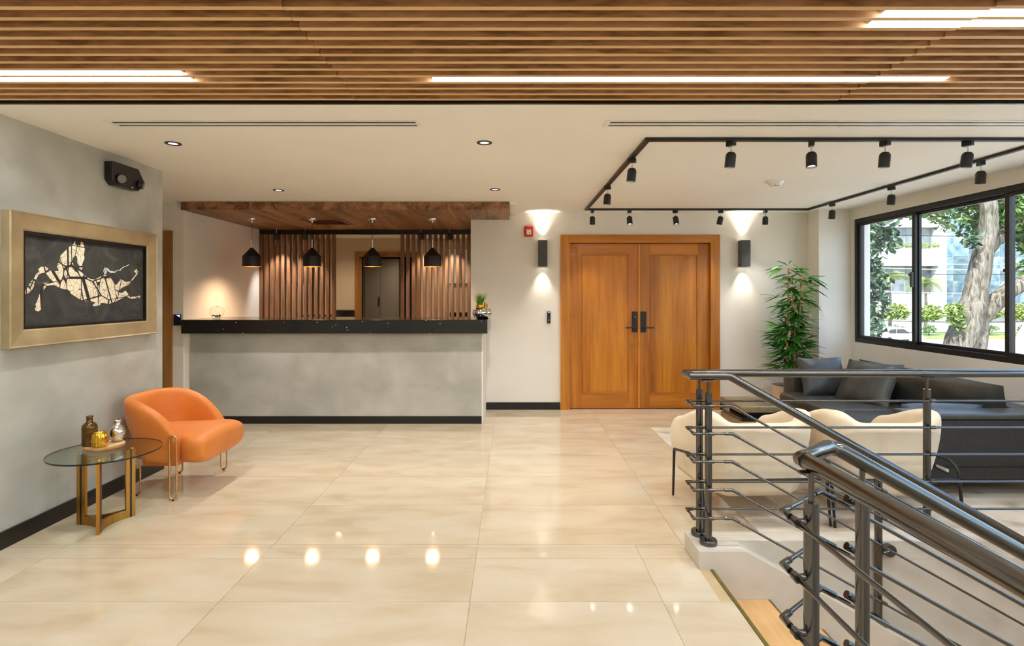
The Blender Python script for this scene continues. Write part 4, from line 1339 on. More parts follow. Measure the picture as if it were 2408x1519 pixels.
# sofa
sf = thing('sofa', 'charcoal leather sofa below the window', 'sofa', (3.34, 5.0, 0))
SX0, SX1, SY0, SY1 = 2.85, 3.96, 3.92, 6.08
MB().rbox(SX0 + 0.04, SX1 - 0.04, SY0 + 0.02, SY1 - 0.02, 0.13, 0.30, 0.02).build('base', 'sofa_fabric', sf, world=True)
MB().rbox(SX0 + 0.02, SX1 + 0.12, SY0, SY0 + 0.20, 0.14, 0.57, 0.018, 3).build('arm_panel', 'sofa_fabric', sf, world=True, smooth=60)
MB().rbox(SX0 + 0.01, SX1 + 0.13, SY0 - 0.006, SY0 + 0.21, 0.572, 0.615, 0.015, 3).build('arm_pad', 'leather', sf, world=True, smooth=60)
MB().box(SX0 + 0.02, SX1 + 0.12, SY0 - 0.004, SY0 - 0.0005, 0.235, 0.240).build('panel_seam', 'black_base', sf, world=True)
MB().rbox(SX0 + 0.14, SX1, SY1 - 0.20, SY1, 0.14, 0.655, 0.05, 4).build('arm_panel', 'leather', sf, world=True, smooth=60)
MB().rbox(SX1 - 0.20, SX1, SY0 + 0.21, SY1 - 0.20, 0.14, 0.62, 0.04, 3).build('back_panel', 'leather', sf, world=True, smooth=60)
for (a, b) in ((SY0 + 0.215, 4.95), (4.955, SY1 - 0.03)):
    MB().rbox(SX0, SX1 - 0.21, a, b if b < 5 else SY1 - 0.205, 0.301, 0.43, 0.045, 4).build('seat_cushion', 'leather', sf, world=True, smooth=60)
m_ = cushion(1.72, 0.37, 0.22, 20, 0.02, 2)
m_.xform(Matrix.Translation((3.745, 4.99, 0.60)) @ Matrix.Rotation(math.pi / 2, 4, 'Z') @ Matrix.Rotation(math.radians(76), 4, 'X'))
m_.build('back_cushion', 'leather', sf, world=True, smooth=180)
for (x, y) in ((SX0 + 0.12, SY0 + 0.1), (SX1 - 0.02, SY0 + 0.1), (SX0 + 0.2, SY1 - 0.12), (SX1 - 0.1, SY1 - 0.12)):
    MB().box(x - 0.02, x + 0.02, y - 0.02, y + 0.02, 0.0085, 0.139).build('leg', 'black_metal', sf, world=True)

def loose(name, w, d, h, loc, rot, mat, label, seed):
    m_ = cushion(w, d, h, 16, 0.06, seed)
    o = m_.build(name, mat, smooth=180)
    o.location = loc
    o.rotation_euler = rot
    return tag(o, label, 'cushion')
blue = noisy('slate_blue_leather', [(0.3, srgb(70, 78, 88)), (0.7, srgb(92, 102, 114))], 8, 8, rough=0.4, bump=0.05, bump_scale=160)
loose('cushion', 0.50, 0.42, 0.17, (3.25, 5.74, 0.610), (math.radians(68), 0, math.radians(4)), 'leather', 'dark leather cushion leaning on the far arm of the sofa', 11)
loose('cushion', 0.52, 0.50, 0.17, (3.47, 5.36, 0.600), (math.radians(54), 0, math.radians(-62)), 'leather', 'large dark leather cushion tilted in the middle of the sofa', 12)
loose('cushion', 0.62, 0.28, 0.16, (3.31, 4.27, 0.50), (math.radians(66), 0, math.radians(178)), blue, 'slate blue leather cushion against the near arm of the sofa', 13)

# coffee table
cf = thing('coffee_table', 'low two-tier champagne metal coffee table in front of the sofa', 'coffee table', (2.475, 5.6, 0.008))
MB().rbox(2.22, 2.73, 5.35, 5.86, 0.312, 0.38, 0.012, 3).build('top_slab', 'bronze_mat', cf, world=True, smooth=40)
MB().rbox(2.30, 2.66, 5.44, 5.80, 0.262, 0.3115, 0.004).build('neck', 'black_base', cf, world=True)
MB().rbox(2.22, 2.72, 5.32, 5.84, 0.12, 0.232, 0.012, 3).build('lower_slab', 'bronze_mat', cf, world=True, smooth=40)
MB().box(2.235, 2.705, 5.335, 5.825, 0.2325, 0.2615).build('marble_inset', 'marble', cf, world=True)
MB().rbox(2.28, 2.66, 5.38, 5.78, 0.008, 0.1195, 0.004).build('plinth', 'black_base', cf, world=True)

# potted bamboo
bp_ = thing('potted_bamboo', 'tall potted bamboo plant in the corner behind the sofa', 'plant', (3.33, 6.60, 0))
MB().lathe([(0.001, 0.0), (0.15, 0.0), (0.16, 0.01), (0.185, 0.36), (0.188, 0.378), (0.180, 0.38), (0.172, 0.35), (0.001, 0.345)], n=40).build('pot', 'pot', bp_, smooth=40)
MB().lathe([(0.0005, 0.352), (0.171, 0.352)], n=40).build('gravel', 'soil', bp_, fix=False)
stems = [((-0.03, -0.03), (-0.01, 0.0), 1.78, 0.016), ((0.075, -0.02), (0.155, 0.0), 1.66, 0.014), ((0.025, -0.055), (0.045, -0.06), 1.36, 0.012), ((0.05, 0.05), (0.075, 0.04), 1.50, 0.011), ((-0.005, 0.06), (0.02, 0.07), 1.2, 0.010)]
nodes_ = []
for (b0, b1, h, r) in stems:
    pts, rs = [], []
    nseg = 9
    for k in range(nseg + 1):
        s = k / nseg
        x = b0[0] + (b1[0] - b0[0]) * s + 0.008 * math.sin(5 * s + h * 9)
        y = b0[1] + (b1[1] - b0[1]) * s
        z = 0.33 + (h - 0.33) * s
        if 0 < k < nseg:
            pts += [(x, y, z - 0.006), (x, y, z), (x, y, z + 0.006)]
            rr = r * (1 - 0.35 * s)
            rs += [rr, rr * 1.16, rr]
        else:
            pts.append((x, y, z)); rs.append(r * (1 - 0.35 * s))
        if z > 0.55:
            nodes_.append((x, y, z))
    MB().tube(pts, rs, 10).build('culm', 'culm', bp_, smooth=60)
# one blade, then copies for each leaf
rows = []
for k in range(6):
    s = k / 5
    w = 0.019 * math.sin(math.pi * min(1, s * 0.92 + 0.08)) ** 0.8 if s < 1 else 0.0004
    rows.append([(0.2 * s, -w, -0.035 * s * s), (0.2 * s, 0.0, -0.035 * s * s - 0.003), (0.2 * s, w, -0.035 * s * s)])
leaf0 = MB().grid(rows).build('leaf', 'leaf', bp_, smooth=180, fix=False)
rg = random.Random(21)
first = True
n_leaf = 0
for (x, y, z) in nodes_ + [nodes_[i] for i in range(0, len(nodes_), 3)]:
    if n_leaf > 285: break
    az0 = rg.uniform(0, 2 * math.pi)
    for c in range(1 if z < 0.6 else 2):
        az = az0 + c * rg.uniform(1.8, 3.6)
        br = rg.uniform(0.05, 0.13)
        ox, oy, oz = x + br * math.cos(az), y + br * math.sin(az), z + rg.uniform(-0.03, 0.06)
        m_ = MB().tube([(x, y, z), (x + 0.5 * (ox - x), y + 0.5 * (oy - y), z + 0.65 * (oz - z) + 0.01), (ox, oy, oz)], 0.0022, 5)
        m_.build('twig', 'culm', bp_)
        for q in range(4):
            o = leaf0 if first else leaf0.copy()
            if not first:
                COL.objects.link(o); o.parent = bp_
            first = False
            s = rg.uniform(0.85, 1.3)
            o.location = (ox - 0.02 * math.cos(az) * q * 0.5, oy - 0.02 * math.sin(az) * q * 0.5, oz)
            o.rotation_euler = (rg.uniform(-0.5, 0.5), rg.uniform(-0.35, 0.45), az + rg.uniform(-0.95, 0.95))
            o.scale = (s, s, s)
            # keep the leaves clear of the wall behind and of the pilaster
            if 6.60 + o.location.y + 0.2 * s * math.sin(o.rotation_euler.z) > 6.95:
                o.rotation_euler[2] = -o.rotation_euler[2]
            n_leaf += 1

# the smaller leaves that fill the crown between the twigs
m_ = MB()
rg = random.Random(77)
blade = [p for r in rows for p in r]
bf = [(i * 3 + j, i * 3 + j + 1, i * 3 + j + 4, i * 3 + j + 3) for i in range(5) for j in range(2)]
for (x, y, z) in nodes_:
    for q in range(9):
        az = rg.uniform(0, 2 * math.pi)
        s = rg.uniform(0.6, 1.05)
        r0 = rg.uniform(0.0, 0.10)
        X_, Y_ = x + r0 * math.cos(az), y + r0 * math.sin(az)
        if 6.60 + Y_ + 0.2 * s * math.sin(az) > 6.94:
            az = -az
        M_ = Matrix.Translation((X_, Y_, z + rg.uniform(-0.07, 0.09))) @ Matrix.Rotation(az, 4, 'Z') @ Matrix.Rotation(rg.uniform(-0.5, 0.5), 4, 'Y') @ Matrix.Rotation(rg.uniform(-0.5, 0.5), 4, 'X') @ Matrix.Scale(s, 4)
        m_.add([tuple(M_ @ Vector(p)) for p in blade], bf)
o = m_.build('small_leaves', 'leaf', bp_, smooth=180, fix=False)
o['kind'] = 'stuff'

# ================================================================== RAILINGS
HR, PR, RR = 0.0225, 0.0195, 0.0066
ROD_Z = [0.868, 0.718, 0.566, 0.412, 0.258]
RZ = 1.018

def post(t, x, y, zb, zt, zr, tilt=0.0, flange=True):
    p = MB().tube([(x, y, zb), (x, y, zt)], PR, 18).build('post', 'steel', t, world=True, smooth=40)
    MB().tube([(x, y, zt), (x, y, zr)], 0.008, 10).build('pin', 'steel', p, world=True, smooth=40)
    m_ = MB().rbox(-0.035, 0.035, -0.011, 0.011, -0.003, 0.003, 0.002)
    m_.xform(Matrix.Translation((x, y, zr - 0.001)) @ Matrix.Rotation(tilt, 4, 'Y'))
    m_.build('saddle', 'steel', p, world=True)
    if flange:
        m_ = MB().lathe([(0.001, 0.0), (0.046, 0.0), (0.047, 0.003), (0.047, 0.022), (0.044, 0.026), (0.001, 0.026)], n=28)
        m_.xform(Matrix.Translation((x, y, zb)) @ Matrix.Rotation(tilt, 4, 'Y'))
        m_.build('base_flange', 'steel', p, world=True, smooth=40)
    return p
ANG = math.atan(SL)

# far railing: level run along the gallery, returned at the stair head into the sloping run
fr_ = thing('far_railing', 'dark steel railing with horizontal rods along the seating area and down the stairs', 'railing', (1.075, 3.085, 0.095))
ya, yb = 3.14, 3.03
xe = XR - 0.012
xs = 1.20                                    # where the slope starts
def zsl(x, z): return z - SL * max(0.0, x - xs)
MB().tube([(xe, ya, RZ), (0.997, ya, RZ), (0.997, yb, RZ), (xs, yb, RZ), (xe, yb, zsl(xe, RZ))], HR, 20).build('handrail', 'steel', fr_, world=True, smooth=50)
MB().tube([(2.33, ya, RZ), (2.334, ya, RZ)], HR + 0.0008, 20).build('joint_ring', 'steel', fr_, world=True, smooth=50)
MB().tube([(1.93, yb, zsl(1.93, RZ)), (1.936, yb, zsl(1.936, RZ))], HR + 0.0008, 20).build('joint_ring', 'steel', fr_, world=True, smooth=50)
for x in (1.073, 2.375, 3.70):
    post(fr_, x, ya, 0.095, 0.928, RZ - HR)
for x in (1.083, 2.02, 2.98):
    zb = 0.095 - SL * max(0, x - 1.25)
    post(fr_, x, yb - 0.005, zb, zsl(x, 0.928), zsl(x, RZ) - HR * 1.1, ANG if x > 1.2 else 0.0)
yra, yrb = ya - 0.042, yb - 0.050
for z in ROD_Z:
    MB().tube([(xe, yra, z), (0.988, yra, z), (0.988, yrb, z - 0.006), (xs - 0.005, yrb, z - 0.006), (xe, yrb, zsl(xe, z) - 0.008)], RR, 10).build('rod', 'steel', fr_, world=True, smooth=50)
    for x in (1.073, 2.375, 3.70):
        MB().tube([(x, ya - PR * 0.8, z), (x, yra, z)], 0.007, 8).tube([(x - 0.014, yra, z), (x + 0.014, yra, z)], 0.0105, 10).build('rod_bracket', 'steel', fr_, world=True, smooth=50)
    for x in (1.083, 2.02, 2.98):
        zc = zsl(x, z) - 0.006
        MB().tube([(x, yb - PR * 0.8, zc), (x, yrb, zc)], 0.007, 8).tube([(x - 0.014, yrb, zc + (SL * 0.014 if x > xs else 0)), (x + 0.014, yrb, zc - (SL * 0.014 if x > xs else 0))], 0.0105, 10).build('rod_bracket', 'steel', fr_, world=True, smooth=50)
    for pts in ([(xs - 0.045, yrb, z - 0.006), (xs - 0.005, yrb, z - 0.006), (xs + 0.036, yrb, zsl(xs + 0.036, z) - 0.007)],
                [(1.02, yra, z), (0.988, yra, z), (0.988, yra - 0.03, z - 0.001)],
                [(1.02, yrb, z - 0.006), (0.988, yrb, z - 0.006), (0.988, yrb + 0.03, z - 0.005)]):
        MB().tube(pts, 0.0090, 10).build('elbow', 'steel', fr_, world=True, smooth=50)   # sleeves at the bends
m_ = MB().tube([(2.085, 3.048, 0.055), (2.085, 3.02, 0.055)], 0.034, 22).tube([(2.085, 3.02, 0.055), (2.045, 3.02, 0.045)], 0.008, 10)
m_.build('wall_flange', 'steel', fr_, world=True, smooth=40)

# near railing: a level run towards the viewer and the sloping run on the near side of the flight
nr_ = thing('near_railing', 'dark steel railing in the foreground with its handrail running towards the viewer', 'railing', (0.83, 1.5, 0.095))
xc, yc1 = 0.813, 1.535
xd, yd = 0.965, 1.66
NZ = 1.010
xn0 = 0.99
def zs2(x, z): return z - SL * max(0.0, x - xn0)
MB().tube([(xc, -2.4, NZ), (xc, yc1, NZ), (0.945, 1.645, NZ)], HR, 24).build('handrail', 'steel', nr_, world=True, smooth=50)
MB().tube([(xc, yc1 - 0.022, NZ), (xc, yc1 - 0.016, NZ)], HR + 0.0009, 24).build('joint_ring', 'steel', nr_, world=True, smooth=50)
MB().tube([(0.945, 1.645, NZ), (xd, yd, NZ - 0.004), (xn0, yd, NZ - 0.01)], HR, 24).build('elbow_joint', 'steel', nr_, world=True, smooth=50)
MB().tube([(xn0 - 0.004, yd, NZ - 0.008), (3.9, yd, zs2(3.9, NZ) - 0.01)], HR, 24).build('handrail', 'steel', nr_, world=True, smooth=50)
post(nr_, xc, 1.49, 0.095, 0.906, NZ - HR)
for y in (0.35, -0.85, -2.05):
    post(nr_, xc, y, 0.095, 0.906, NZ - HR)
for x in (1.06, 2.0, 2.94):
    zb = 0.095 - SL * max(0, x - 1.05)
    post(nr_, x, yd, zb, zs2(x, 0.885), zs2(x, NZ) - HR * 1.2, ANG)
xr1, yr2 = 0.772, 1.72
for z in ROD_Z:
    z -= 0.016
    MB().tube([(xr1, -2.4, z), (xr1, 1.562, z), (0.966, yr2, z), (3.9, yr2, zs2(3.9, z) - 0.012)], RR, 10).build('rod', 'steel', nr_, world=True, smooth=50)
    for y in (1.49, 0.35, -0.85, -2.05):
        MB().tube([(xc - PR * 0.8, y, z), (xr1, y, z)], 0.0095, 12).tube([(xr1, y - 0.012, z), (xr1, y + 0.012, z)], 0.0125, 12).build('rod_bracket', 'steel', nr_, world=True, smooth=50)
    for x in (1.06, 2.0, 2.94):
        zc = zs2(x, z) + 0.012
        MB().tube([(x, yd + PR * 0.8, zc), (x, yr2, zc)], 0.0095, 12).tube([(x - 0.012, yr2, zc + 0.012 * SL), (x + 0.012, yr2, zc - 0.012 * SL)], 0.0125, 12).build('rod_bracket', 'steel', nr_, world=True, smooth=50)
    for pts in ([(xr1, 1.522, z), (xr1, 1.562, z), (xr1 + 0.03, 1.5865, z)], [(0.936, 1.6955, z), (0.966, yr2, z), (1.012, yr2, z - SL * 0.046 + 0.002)]):
        MB().tube(pts, 0.0098, 12).build('elbow', 'steel', nr_, world=True, smooth=50)

# ================================================================== OUTSIDE THE WINDOW
GZ = -4.0
MAT['asphalt'] = noisy('asphalt', [(0.3, srgb(135, 135, 136)), (0.7, srgb(158, 158, 158))], 0.6, 8, rough=0.9)
MAT['paving'] = noisy('pale_paving', [(0.3, srgb(172, 168, 160)), (0.7, srgb(188, 184, 176))], 0.8, 8, rough=0.9)
MAT['lawn'] = noisy('lawn', [(0.3, srgb(92, 120, 58)), (0.7, srgb(136, 158, 84))], 1.2, 8, rough=0.95)
MAT['facade'] = noisy('white_facade', [(0.3, srgb(179, 179, 180)), (0.7, srgb(188, 188, 188))], 0.3, 5, rough=0.8)
MAT['facade_grey'] = noisy('grey_facade', [(0.3, srgb(140, 140, 144)), (0.7, srgb(156, 156, 158))], 1.0, 8, rough=0.85)
MAT['far_glass'] = noisy('blue_mirror_glass', [(0.35, srgb(76, 100, 120)), (0.55, srgb(112, 134, 147)), (0.75, srgb(152, 166, 171))], 0.35, 6, rough=0.12, metal=0.35, distort=2.0, rand=0.2)
MAT['far_window'] = noisy('grey_window_glass', [(0.3, srgb(89, 97, 105)), (0.7, srgb(128, 134, 139))], 0.8, 4, rough=0.15, metal=0.2, rand=0.25)
MAT['bark'] = noisy('tree_bark', [(0.34, srgb(58, 54, 48)), (0.48, srgb(94, 90, 82)), (0.66, srgb(124, 119, 110))], 16, 10, (1, 1, 0.16), rough=0.95, bump=1.0, distort=1.2, spec=0.1)
MAT['leaf_dark'] = noisy('dark_tree_leaf', [(0.3, srgb(37, 63, 47)), (0.7, srgb(69, 95, 72))], 3.5, 6, rough=0.5)
MAT['leaf_mid'] = noisy('green_tree_leaf', [(0.3, srgb(60, 93, 44)), (0.7, srgb(100, 128, 66))], 2.5, 6, rough=0.5)
MAT['leaf_light'] = noisy('yellow_green_leaf', [(0.3, srgb(96, 120, 54)), (0.7, srgb(136, 148, 79))], 2.0, 6, rough=0.55)
MAT['car_paint'] = plain('white_car_paint', srgb(202, 202, 202), 0.2, coat=0.6)
MAT['car_glass'] = plain('dark_car_glass', srgb(50, 56, 61), 0.08)
MAT['tyre'] = plain('tyre_rubber', srgb(21, 21, 21), 0.8)
MAT['cable'] = plain('power_cable', srgb(43, 44, 47), 0.7)

gd = struct('ground', MB().box(XR + 0.21, 160, -40, 170, GZ - 0.5, GZ), 'paving', 'pale paved ground outside the building')
struct('road', MB().box(4.5, 160, 53.0, 66.0, GZ, GZ + 0.02), 'asphalt', 'grey street beyond the window')
tag(MB().box(8, 150, 67.0, 76.5, GZ, GZ + 0.18).build('median_lawn', 'lawn'), 'green planted strip along the street', 'lawn', None, 'stuff')
struct('wall_fin', MB().box(XR + 0.21, 4.452, 7.0, 7.12, GZ, 4.0), 'facade', 'white outer fin beside the window')

# office building across the street
bd = thing('office_building', 'white office block with blue glass front across the street', 'building', (62, 80, GZ))
MB().box(30, 62, 80.6, 95, GZ, 24).build('wall', 'facade', bd, world=True)
MB().box(62, 100, 80.9, 95, GZ, 24).build('wall', 'facade', bd, world=True)
MB().box(29, 62, 79.7, 80.6, 11.2, 14.4).build('spandrel', 'facade', bd, world=True)
MB().box(29, 62, 79.9, 80.6, 14.4, 18.5).build('spandrel', 'facade_grey', bd, world=True)
MB().box(29, 62, 79.2, 80.6, 5.6, 8.2).build('parapet', 'facade_grey', bd, world=True)
MB().box(29, 62, 79.2, 80.6, GZ, 1.4).build('base_wall', 'facade', bd, world=True)
MB().box(61.6, 62.6, 79.0, 80.9, GZ, 24).build('column', 'facade', bd, world=True)
MB().box(60.5, 100, 78.4, 80.9, -0.9, -0.2).build('ledge', 'facade', bd, world=True)
MB().box(62.6, 100, 79.6, 80.9, GZ, -0.9).build('base_wall', 'facade_grey', bd, world=True)
pm = {}
def pane(x0, x1, y, z0, z1, mat, nm='pane'):
    w, h = round(x1 - x0, 3), round(z1 - z0, 3)
    if (w, h, mat) not in pm:
        o = MB().box(-w / 2, w / 2, 0, 0.06, 0, h).build(nm, mat, bd); pm[(w, h, mat)] = o
    else:
        o = pm[(w, h, mat)].copy(); COL.objects.link(o); o.parent = bd
    o.location = ((x0 + x1) / 2 - 62, y - 80, z0 - GZ)
for i in range(8):
    x = 46.0 + i * 1.95
    pane(x + 0.07, x + 1.88, 80.5, 8.5, 11.1, 'far_window')
    pane(x + 0.07, x + 1.88, 80.5, 1.6, 5.5, 'far_window')
for i in range(10):
    for j in range(5):
        x, z = 62.75 + i * 2.3, -0.1 + j * 3.6
        pane(x, x + 2.2, 80.8, z, z + 3.5, 'far_glass')
m_ = MB()
rg = random.Random(8)
for i in range(700):
    x, y, z = rg.uniform(46, 61.5), rg.uniform(79.0, 79.8), 8.2 + rg.uniform(0, 0.9) * rg.random()
    s = rg.uniform(0.1, 0.2)
    a = rg.uniform(0, 6.28)
    m_.add([(x - s * math.cos(a), y - s * math.sin(a), z), (x, y, z - s * 0.5), (x + s * math.cos(a), y + s * math.sin(a), z + s * 0.4), (x, y - 0.05, z + s * 0.8)], [(0, 1, 2, 3)])
o = m_.build('planter_greenery', 'leaf_light', bd, world=True, fix=False); o['kind'] = 'stuff'

# trees
def leaves(blobs, n, size, seed, flat=0.0):
    rg = random.Random(seed)
    m_ = MB()
    vol = [b[3] * b[4] * b[5] for b in blobs]
    tot = sum(vol)
    for (cx_, cy_, cz_, rx, ry, rz_), v_ in zip(blobs, vol):
        for i in range(max(12, int(n * v_ / tot))):
            while True:
                p = Vector((rg.uniform(-1, 1), rg.uniform(-1, 1), rg.uniform(-1, 1)))
                if p.length < 1 and p.length > 0.25: break
            c = Vector((cx_ + p.x * rx, cy_ + p.y * ry, cz_ + p.z * rz_))
            d = Vector((rg.uniform(-1, 1), rg.uniform(-1, 1), rg.uniform(-0.9, 0.5))).normalized()
            e = d.cross(Vector((rg.uniform(-1, 1), rg.uniform(-1, 1), rg.uniform(0.2, 1)))).normalized()
            s = size * rg.uniform(0.7, 1.25)
            nrm = d.cross(e) * s * 0.12
            m_.add([c, c + d * s * 0.5 + e * s * 0.26 + nrm, c + d * s, c + d * s * 0.5 - e * s * 0.26 + nrm], [(0, 1, 2), (0, 2, 3)])
    return m_

def bent(pts, rs, n=14, k=5, seed=0, rough=0.06):
    """smooth trunk through points with knobbly radius"""
    rg = random.Random(seed)
    P = [Vector(p) for p in pts]
    out, orr = [], []
    for i in range(len(P) - 1):
        p0, p1, p2, p3 = P[max(i - 1, 0)], P[i], P[i + 1], P[min(i + 2, len(P) - 1)]
        for j in range(k):
            t = j / k
            q = 0.5 * ((2 * p1) + (-p0 + p2) * t + (2 * p0 - 5 * p1 + 4 * p2 - p3) * t * t + (-p0 + 3 * p1 - 3 * p2 + p3) * t ** 3)
            out.append(q); orr.append((rs[i] + (rs[i + 1] - rs[i]) * t) * (1 + rg.uniform(-rough, rough)))
    out.append(P[-1]); orr.append(rs[-1])
    return MB().tube(out, orr, n)

bt_ = thing('shade_tree', 'big rough-barked tree trunk leaning right outside the window', 'tree', (9.3, 12.0, GZ))
bent([(8.9, 12.0, GZ), (9.35, 12.0, -1.4), (9.72, 12.0, 0.1), (9.95, 12.0, 0.85), (10.12, 12.0, 1.4), (10.28, 12.0, 2.25), (10.42, 12.0, 2.9), (10.40, 12.0, 3.6), (10.2, 12.0, 4.6)],
     [0.55, 0.44, 0.31, 0.27, 0.235, 0.20, 0.175, 0.15, 0.08], 18, 6, 1).build('trunk', 'bark', bt_, world=True, smooth=180)
bent([(9.95, 12.1, -0.2), (10.35, 12.3, 0.35), (10.6, 12.5, 1.0), (10.55, 12.5, 1.7), (10.75, 12.5, 2.35), (11.3, 12.6, 2.95), (12.2, 12.8, 3.5), (13.2, 13, 4.2)],
     [0.26, 0.24, 0.21, 0.18, 0.17, 0.15, 0.12, 0.07], 14, 5, 2).build('limb', 'bark', bt_, world=True, smooth=180)
bent([(10.55, 12.5, 0.8), (11.1, 12.4, 1.45), (11.9, 12.5, 1.85), (12.9, 12.6, 2.1)], [0.2, 0.19, 0.16, 0.1], 14, 5, 3).build('limb', 'bark', bt_, world=True, smooth=180)
bent([(9.82, 11.98, 0.55), (9.72, 11.8, 0.95), (9.78, 11.75, 1.12)], [0.12, 0.11, 0.05], 12, 4, 4).build('burl', 'bark', bt_, world=True, smooth=180)
o = leaves([(9.4, 12.6, 3.6, 0.8, 0.8, 0.38), (10.4, 12.8, 3.85, 1.1, 0.8, 0.42), (11.3, 12.6, 3.45, 0.9, 0.8, 0.55), (9.9, 12.4, 3.15, 0.35, 0.4, 0.2), (12.4, 12.9, 3.2, 0.9, 0.8, 0.7), (12.3, 12.6, 2.1, 0.7, 0.5, 0.25), (10.9, 12.8, 2.9, 0.3, 0.4, 0.3)], 5200, 0.17, 31).build('foliage', 'leaf_mid', bt_, world=True, fix=False)
o['kind'] = 'stuff'
o = leaves([(9.45, 11.72, 1.08, 0.16, 0.12, 0.22), (9.56, 11.7, 0.82, 0.08, 0.08, 0.14)], 130, 0.14, 32).build('climber', 'leaf_light', bt_, world=True, fix=False)
o['kind'] = 'stuff'

o = leaves([(9.88, 11.75, 2.62, 0.11, 0.1, 0.15)], 60, 0.16, 35).build('fern', 'leaf_dark', bt_, world=True, fix=False)
o['kind'] = 'stuff'

lt_ = thing('broadleaf_tree', 'dark green broadleaf tree at the left edge of the window', 'tree', (7.75, 13.2, GZ))
bent([(7.75, 13.2, GZ), (7.8, 13.2, -1), (7.95, 13.2, 1.5), (8.1, 13.2, 3.4)], [0.2, 0.17, 0.12, 0.05], 12, 4, 5).build('trunk', 'bark', lt_, world=True, smooth=180)
bent([(7.9, 13.2, 0.9), (8.3, 13.1, 1.5), (8.75, 13.0, 1.7)], [0.06, 0.045, 0.02], 8, 4, 6).build('limb', 'bark', lt_, world=True, smooth=180)
o = leaves([(8.5, 13.0, 3.05, 0.62, 0.5, 0.28), (8.85, 13.1, 2.75, 0.28, 0.4, 0.28), (8.3, 13.0, 2.25, 0.34, 0.5, 0.42), (8.5, 13.1, 1.85, 0.48, 0.5, 0.35), (8.6, 13.0, 1.35, 0.3, 0.4, 0.35), (8.35, 13.0, 0.75, 0.42, 0.5, 0.36), (8.2, 13.0, 0.3, 0.22, 0.4, 0.25), (7.6, 13.2, 2.6, 0.8, 0.8, 0.8)], 2600, 0.2, 33).build('foliage', 'leaf_dark', lt_, world=True, fix=False)
o['kind'] = 'stuff'

small = [(2034, 70.0, 2.9, 'pale street tree at the left end of the planted strip, behind the dark broadleaf tree'), (2106, 71.0, 3.0, 'pale street tree in the planted strip left of the first window post'),
         (2184, 70.5, 2.8, 'pale street tree in the planted strip just right of the first window post'), (2252, 75.0, 3.0, 'pale street tree in the planted strip left of the big trunk'),
         (2326, 71.0, 3.1, 'pale street tree in the planted strip right of the big trunk'), (2402, 70.0, 3.0, 'pale street tree in the planted strip in the rightmost pane')]
for i, (px, y, h, lab) in enumerate(small):
    x = (px - 1204) * y / 1290.0
    t = thing('street_tree', lab, 'tree', (x, y, GZ + 0.21))
    bent([(0, 0, 0), (0.05, 0, 0.7), (0.0, 0, 1.4)], [0.08, 0.06, 0.04], 8, 3, i).build('trunk', 'bark', t, smooth=180)
    bent([(0.02, 0, 0.8), (0.4, 0.1, 1.4)], [0.04, 0.02], 6, 3, i).build('limb', 'bark', t, smooth=180)
    o = leaves([(0, 0, h, 1.6, 1.4, 0.9), (-0.8, 0, h - 0.35, 0.9, 0.9, 0.7), (0.8, 0.2, h - 0.25, 0.9, 0.9, 0.7), (0.2, 0, h + 0.7, 0.9, 0.8, 0.5)], 1100, 0.42, 50 + i).build('foliage', 'leaf_light', t, fix=False)
    o['kind'] = 'stuff'
    o = leaves([(-0.6, -1.0, 0.95, 1.0, 0.5, 0.4)], 160, 0.3, 70 + i).build('low_shrub', 'leaf_mid', t, fix=False)
    o['kind'] = 'stuff'

def palm(px, y, zt, lab, seed):
    x = (px - 1204) * y / 1290.0
    t = thing('palm_tree', lab, 'palm tree', (x, y, GZ + 0.21))
    rg = random.Random(seed)
    H = zt - GZ
    bent([(0, 0, 0), (0.1, 0, H * 0.5), (0.0, 0, H)], [0.22, 0.17, 0.12], 10, 5, seed).build('trunk', 'bark', t, smooth=180)
    for k in range(11):
        a = 2 * math.pi * k / 11 + rg.uniform(-0.2, 0.2)
        el = rg.uniform(0.3, 1.2)
        m_ = MB()
        prev = Vector((0, 0, H))
        pts = [prev]
        for s in range(7):
            prev = prev + Vector((math.cos(a) * math.cos(el), math.sin(a) * math.cos(el), math.sin(el))) * 0.42
            el -= 0.30
            pts.append(prev)
        m_.tube(pts, 0.025, 5)
        side = Vector((-math.sin(a), math.cos(a), 0))
        for s in range(1, len(pts)):
            for q in (0.0, 0.5):
                c = pts[s - 1].lerp(pts[s], q)
                L_ = 0.75 * math.sin(math.pi * (s + q) / 8.5) + 0.1
                for sg in (1, -1):
                    tip = c + side * sg * L_ + Vector((0, 0, -0.4 * L_)) + (pts[s] - pts[s - 1]) * 0.6
                    w = (pts[s] - pts[s - 1]).normalized() * 0.07
                    m_.add([c - w, c + w, tip], [(0, 1, 2)])
        m_.build('frond', 'leaf_light', t, fix=False)
palm(2092, 73.5, 3.4, 'pale palm tree in front of the office block, left pane', 3)
palm(2176, 74.5, 2.6, 'pale palm tree beside the white office column', 4)

